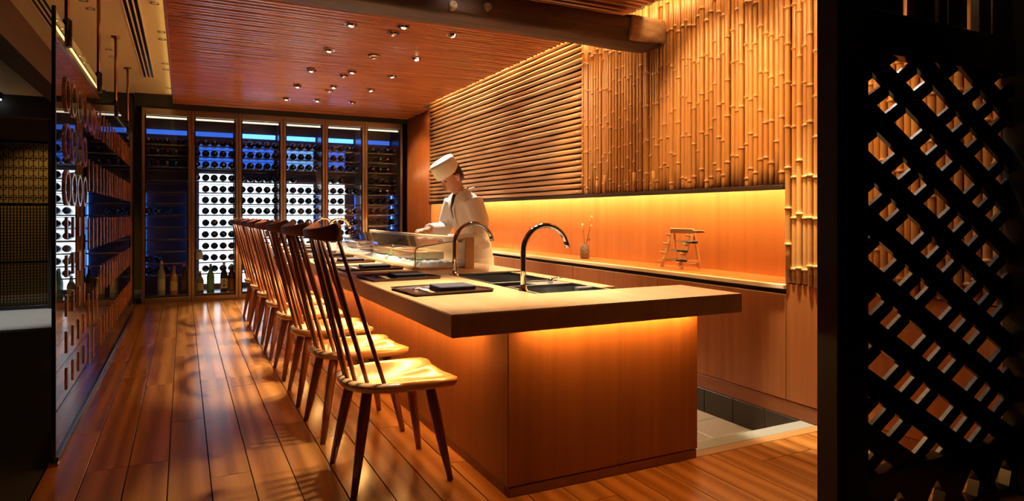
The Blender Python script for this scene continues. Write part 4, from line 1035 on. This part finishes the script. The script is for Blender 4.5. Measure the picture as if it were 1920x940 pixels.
# small paired spotlights in the plaster ceiling
me_pt = MB().ring(0.022, 0.03, -0.008, 0.0, 14).lathe([(0.022, -0.003), (0.02, -0.006)], 12, mi=1).mesh('eyeball', [M_chrome, M_bulb_off])
for k, (x, y) in enumerate(((-0.17, 5.1), (-0.18, 5.25), (-0.16, 6.05), (-0.16, 6.3), (-0.16, 7.3), (-0.16, 7.6), (-0.62, 5.4), (-0.6, 5.6), (-0.6, 6.9), (-0.6, 7.2), (-0.15, 8.7))):
    tag(place('ceiling_spot', me_pt, None, (x, y, 2.6)), 'tiny chrome spotlight in the cream ceiling, %s %s' % (('%s from the camera' % ORD[k]) if k < 6 or k == 10 else ('%s from the camera' % ORD[k - 6]), 'beside the wood slats' if k < 6 or k == 10 else 'above the glass partition'), 'spotlight', 'tiny spots in the plaster ceiling')
for k, (y, tx) in enumerate(((4.9, 0.1), (6.9, 0.05), (8.4, 0.1))):
    spot('aisle_spot', (-0.16, y, 2.57), (tx, y + 0.1, 0), 22, 44, 0.8, WARM, 0.03)

# ================================================================ corridor beyond the glass
tag(MB().box(-3.3, -3.2, -1.2, 11.2, 0, 2.7).build('wall_left', M_dark), 'dark corridor wall', None, None, 'structure')
tag(MB().box(-3.2, -0.47, 11.1, 11.2, 0, 2.7).build('wall_back', plain('ochre_wall', (0.42, 0.27, 0.08), 0.6, bump=0.05)), 'ochre lit wall behind the lattice screen', None, None, 'structure')
tag(MB().box(-3.2, -1.30, 9.0, 9.2, 2.2, 2.44).build('trim_4', M_dark), 'dark bulkhead across the corridor', None, None, 'structure')
tag(MB().box(-1.26, -1.08, 1.5, 9.2, 2.3, 2.6).build('trim_5', wood('soffit_wood', (0.07, 0.022, 0.008), (0.12, 0.04, 0.014), 'Y', rough=0.5, tint=0)), 'dark red-brown soffit along the corridor ceiling', None, None, 'structure')
tag(MB().box(-3.2, -1.261, 1.5, 11.1, 2.44, 2.6).build('ceiling_hall', M_plaster), 'lower cream ceiling over the hall', None, None, 'structure')
hl = empty('hall_lamp', (-1.86, 8.9, 2.35)); tag(hl, 'slim white lamp under the hall ceiling', 'lamp')
MB().bbox(-0.09, 0.09, -0.02, 0.02, 0.02, 0.09, 0.004).build('housing', M_dark, hl)
MB().bbox(-0.08, 0.08, -0.015, 0.015, 0.006, 0.02, 0.002).build('diffuser', emit('hall_lamp_white', (0.9, 0.95, 1.0), 6.0), hl)
tag(MB().box(-1.42, -0.55, 9.3, 9.45, 0.0, 2.6).build('wall_corridor', M_dark), 'dark wall beside the wine cabinets', None, None, 'structure')
tag(MB().box(-2.2, -1.915, 8.3, 8.6, 0.0, 2.6).build('wall_pier', M_dark), 'dark pier at the corridor edge', None, None, 'structure')
scr = empty('lattice_screen', (-1.66, 9.35, 0)); tag(scr, 'dark fretwork lattice screen before an amber lit wall', 'screen')
W2, H2 = 0.25, 1.95
for x in (-W2, W2): MB().bbox(x - 0.015, x + 0.015, -0.015, 0.015, 0, H2, 0.002).build('stile', M_black, scr)
for z in (0.02, 0.55, 1.22, H2): MB().bbox(-W2 + 0.015, W2 - 0.015, -0.012, 0.012, z - 0.018, z + 0.018, 0.002).build('rail', M_black, scr)
g = MB()
for k in range(1, 16):
    x = -W2 + 2 * W2 * k / 16; g.box(x - 0.005, x + 0.005, -0.006, 0.006, 0.04, 1.2)
for k in range(1, 34):
    z = 0.04 + 1.16 * k / 34; g.box(-W2 + 0.015, W2 - 0.015, -0.007, 0.005, z - 0.004, z + 0.004)
tag(g.build('fine_grid', M_black, scr), None, None, None, 'stuff')
g = MB()
for a in range(5):
    for b_ in range(6):
        cx = -W2 + 0.06 + 0.0945 * a; cz = 1.30 + 0.115 * b_
        for (dx, dz, r) in ((0, 0, 0.02),):
            g.ring(0.026, 0.034, -0.006, 0.006, 8, c=(cx, 0, cz), axis='Y')
        g.box(cx - 0.048, cx + 0.048, -0.005, 0.005, cz - 0.004, cz + 0.004).box(cx - 0.004, cx + 0.004, -0.004, 0.006, cz - 0.057, cz + 0.057)
        g.box(cx - 0.048, cx - 0.042, -0.005, 0.005, cz - 0.057, cz + 0.057)
tag(g.build('fretwork', M_black, scr), None, None, None, 'stuff')
spot('hall_wall_lamp', (-1.75, 10.3, 2.42), (-1.7, 11.1, 0.9), 26, 80, 0.8, (1.0, 0.62, 0.2), 0.05)
spot('hall_floor_lamp', (-1.7, 8.6, 2.42), (-1.65, 8.65, 0), 130, 50, 0.7, (0.95, 0.95, 0.9), 0.05)

# ================================================================ black lattice screen in the foreground
LY = 1.40
KS = LY / 1.46
def SX(x): return x * KS
def SZ(z): return CAM_Z - (CAM_Z - z) * KS
PX0, PX1 = SX(1.945), SX(2.105)
lx1 = 2.93
lat = empty('lattice_divider', (PX0, LY, 0)); tag(lat, 'tall black diamond lattice room divider with a heavy post', 'room divider')
def lpart(name, mb, mat=M_black): return mb.build(name, mat, lat, (-PX0, -LY, 0))
lpart('post', MB().bbox(PX0, PX1, LY - 0.01, LY + 0.07, 0, 2.75, 0.004), M_blackpost)
ZR0, ZR1 = SZ(1.67), SZ(1.82)
lpart('top_rail', MB().bbox(PX1, lx1, LY, LY + 0.06, ZR0, ZR1, 0.003))
ZB0, ZB1 = SZ(0.105), SZ(0.19)
lpart('middle_rail', MB().bbox(PX1, lx1, LY, LY + 0.06, ZB0, ZB1, 0.003))
lpart('bottom_rail', MB().bbox(PX1, lx1, LY, LY + 0.06, 0.0, SZ(-0.012), 0.003))
for (a, b_) in ((0.0, 0.035), (0.05, 0.16), (0.175, 0.215), (0.285, 0.40), (0.435, 0.475), (0.505, 0.60), (0.68, 0.76), (0.80, lx1 - PX1)):
    lpart('slat', MB().bbox(PX1 + a, PX1 + b_, LY + 0.012, LY + 0.045, ZR1, 2.75, 0.002))
# diagonal bars clipped to the frame opening
A30 = radians(30.0)
def clip_poly(poly, x0, x1, z0, z1):
    def cl(p, ins, inter):
        out = []
        for k in range(len(p)):
            a, b = p[k - 1], p[k]
            if ins(b):
                if not ins(a): out.append(inter(a, b))
                out.append(b)
            elif ins(a): out.append(inter(a, b))
        return out
    def ix(v): return lambda a, b: (v, a[1] + (b[1] - a[1]) * (v - a[0]) / (b[0] - a[0]))
    def iz(v): return lambda a, b: (a[0] + (b[0] - a[0]) * (v - a[1]) / (b[1] - a[1]), v)
    for ins, inter in ((lambda p: p[0] >= x0, ix(x0)), (lambda p: p[0] <= x1, ix(x1)), (lambda p: p[1] >= z0, iz(z0)), (lambda p: p[1] <= z1, iz(z1))):
        if poly: poly = cl(poly, ins, inter)
    return poly
def diag(x, z, slope_sign, width, y0, y1):
    d = Vector((cos(A30), slope_sign * sin(A30))); nrm = Vector((-d.y, d.x)); c = Vector((SX(x), SZ(z)))
    poly = [tuple(c + d * s * 3 + nrm * o * width * KS / 2) for s, o in ((-1, -1), (1, -1), (1, 1), (-1, 1))]
    p = clip_poly(poly, PX1 - 0.002, lx1 + 0.002, ZB1 - 0.004, ZR0 + 0.004)
    if len(p) >= 3:
        area = abs(sum(p[k - 1][0] * p[k][1] - p[k][0] * p[k - 1][1] for k in range(len(p)))) / 2
        if area > 0.0008: lpart('slat', MB().prism(p, y0, y1, plane='XZ'))
ox, oz = 2.385, 1.42
ux, uz = 0.164, 0.0955      # step along the rising bars
wx_, wz_ = 0.346, -0.1935   # step along the falling bars (three openings)
for i in range(-7, 8):
    c = (ox + ux * (i + 0.5), oz + uz * (i + 0.5)); diag(c[0], c[1], -1, 0.080, LY + 0.014, LY + 0.030)
for j in range(-4, 5):
    for q in (0.212, 0.488, 0.774):
        c = (ox + wx_ * (j + q), oz + wz_ * (j + q)); diag(c[0], c[1], 1, 0.050, LY + 0.0305, LY + 0.046)
# foot boards with pointed openings between them
for k in range(5):
    c0 = 2.30 + 0.228 * (k - 1); c1 = c0 + 0.228
    pts = [(c0, 0.107), (c0 + 0.055, 0.045), (c0 + 0.035, -0.014), (c1 - 0.03, -0.022), (c1 - 0.068, 0.02), (c1, 0.107)]
    p = clip_poly([(SX(a), SZ(b_)) for a, b_ in pts], PX1 + 0.001, lx1, -0.01, 0.3)
    if len(p) >= 3: lpart('foot_board', MB().prism(p, LY + 0.01, LY + 0.05, plane='XZ'))
tag(MB().box(lx1 + 0.001, WX + 0.5, -1.2, LY + 0.05, 0.0, 2.82).build('wall_front', M_dark), 'dark wall beside the lattice divider', None, None, 'structure')
downlight(2.71, 1.95, 'chrome downlight near the bamboo wall aimed at the lattice divider', (2.45, 1.42, 0.95), 60, 46, (1.0, 0.96, 0.9))
# accent lamp washing the step and floor beside the wall
downlight(2.70, 2.45, 'chrome downlight near the bamboo wall aimed at the stone step', (2.87, 2.32, 0), 650, 20, (1.0, 0.84, 0.55))
print('bottles', bcount, 'objects', len(bpy.data.objects))
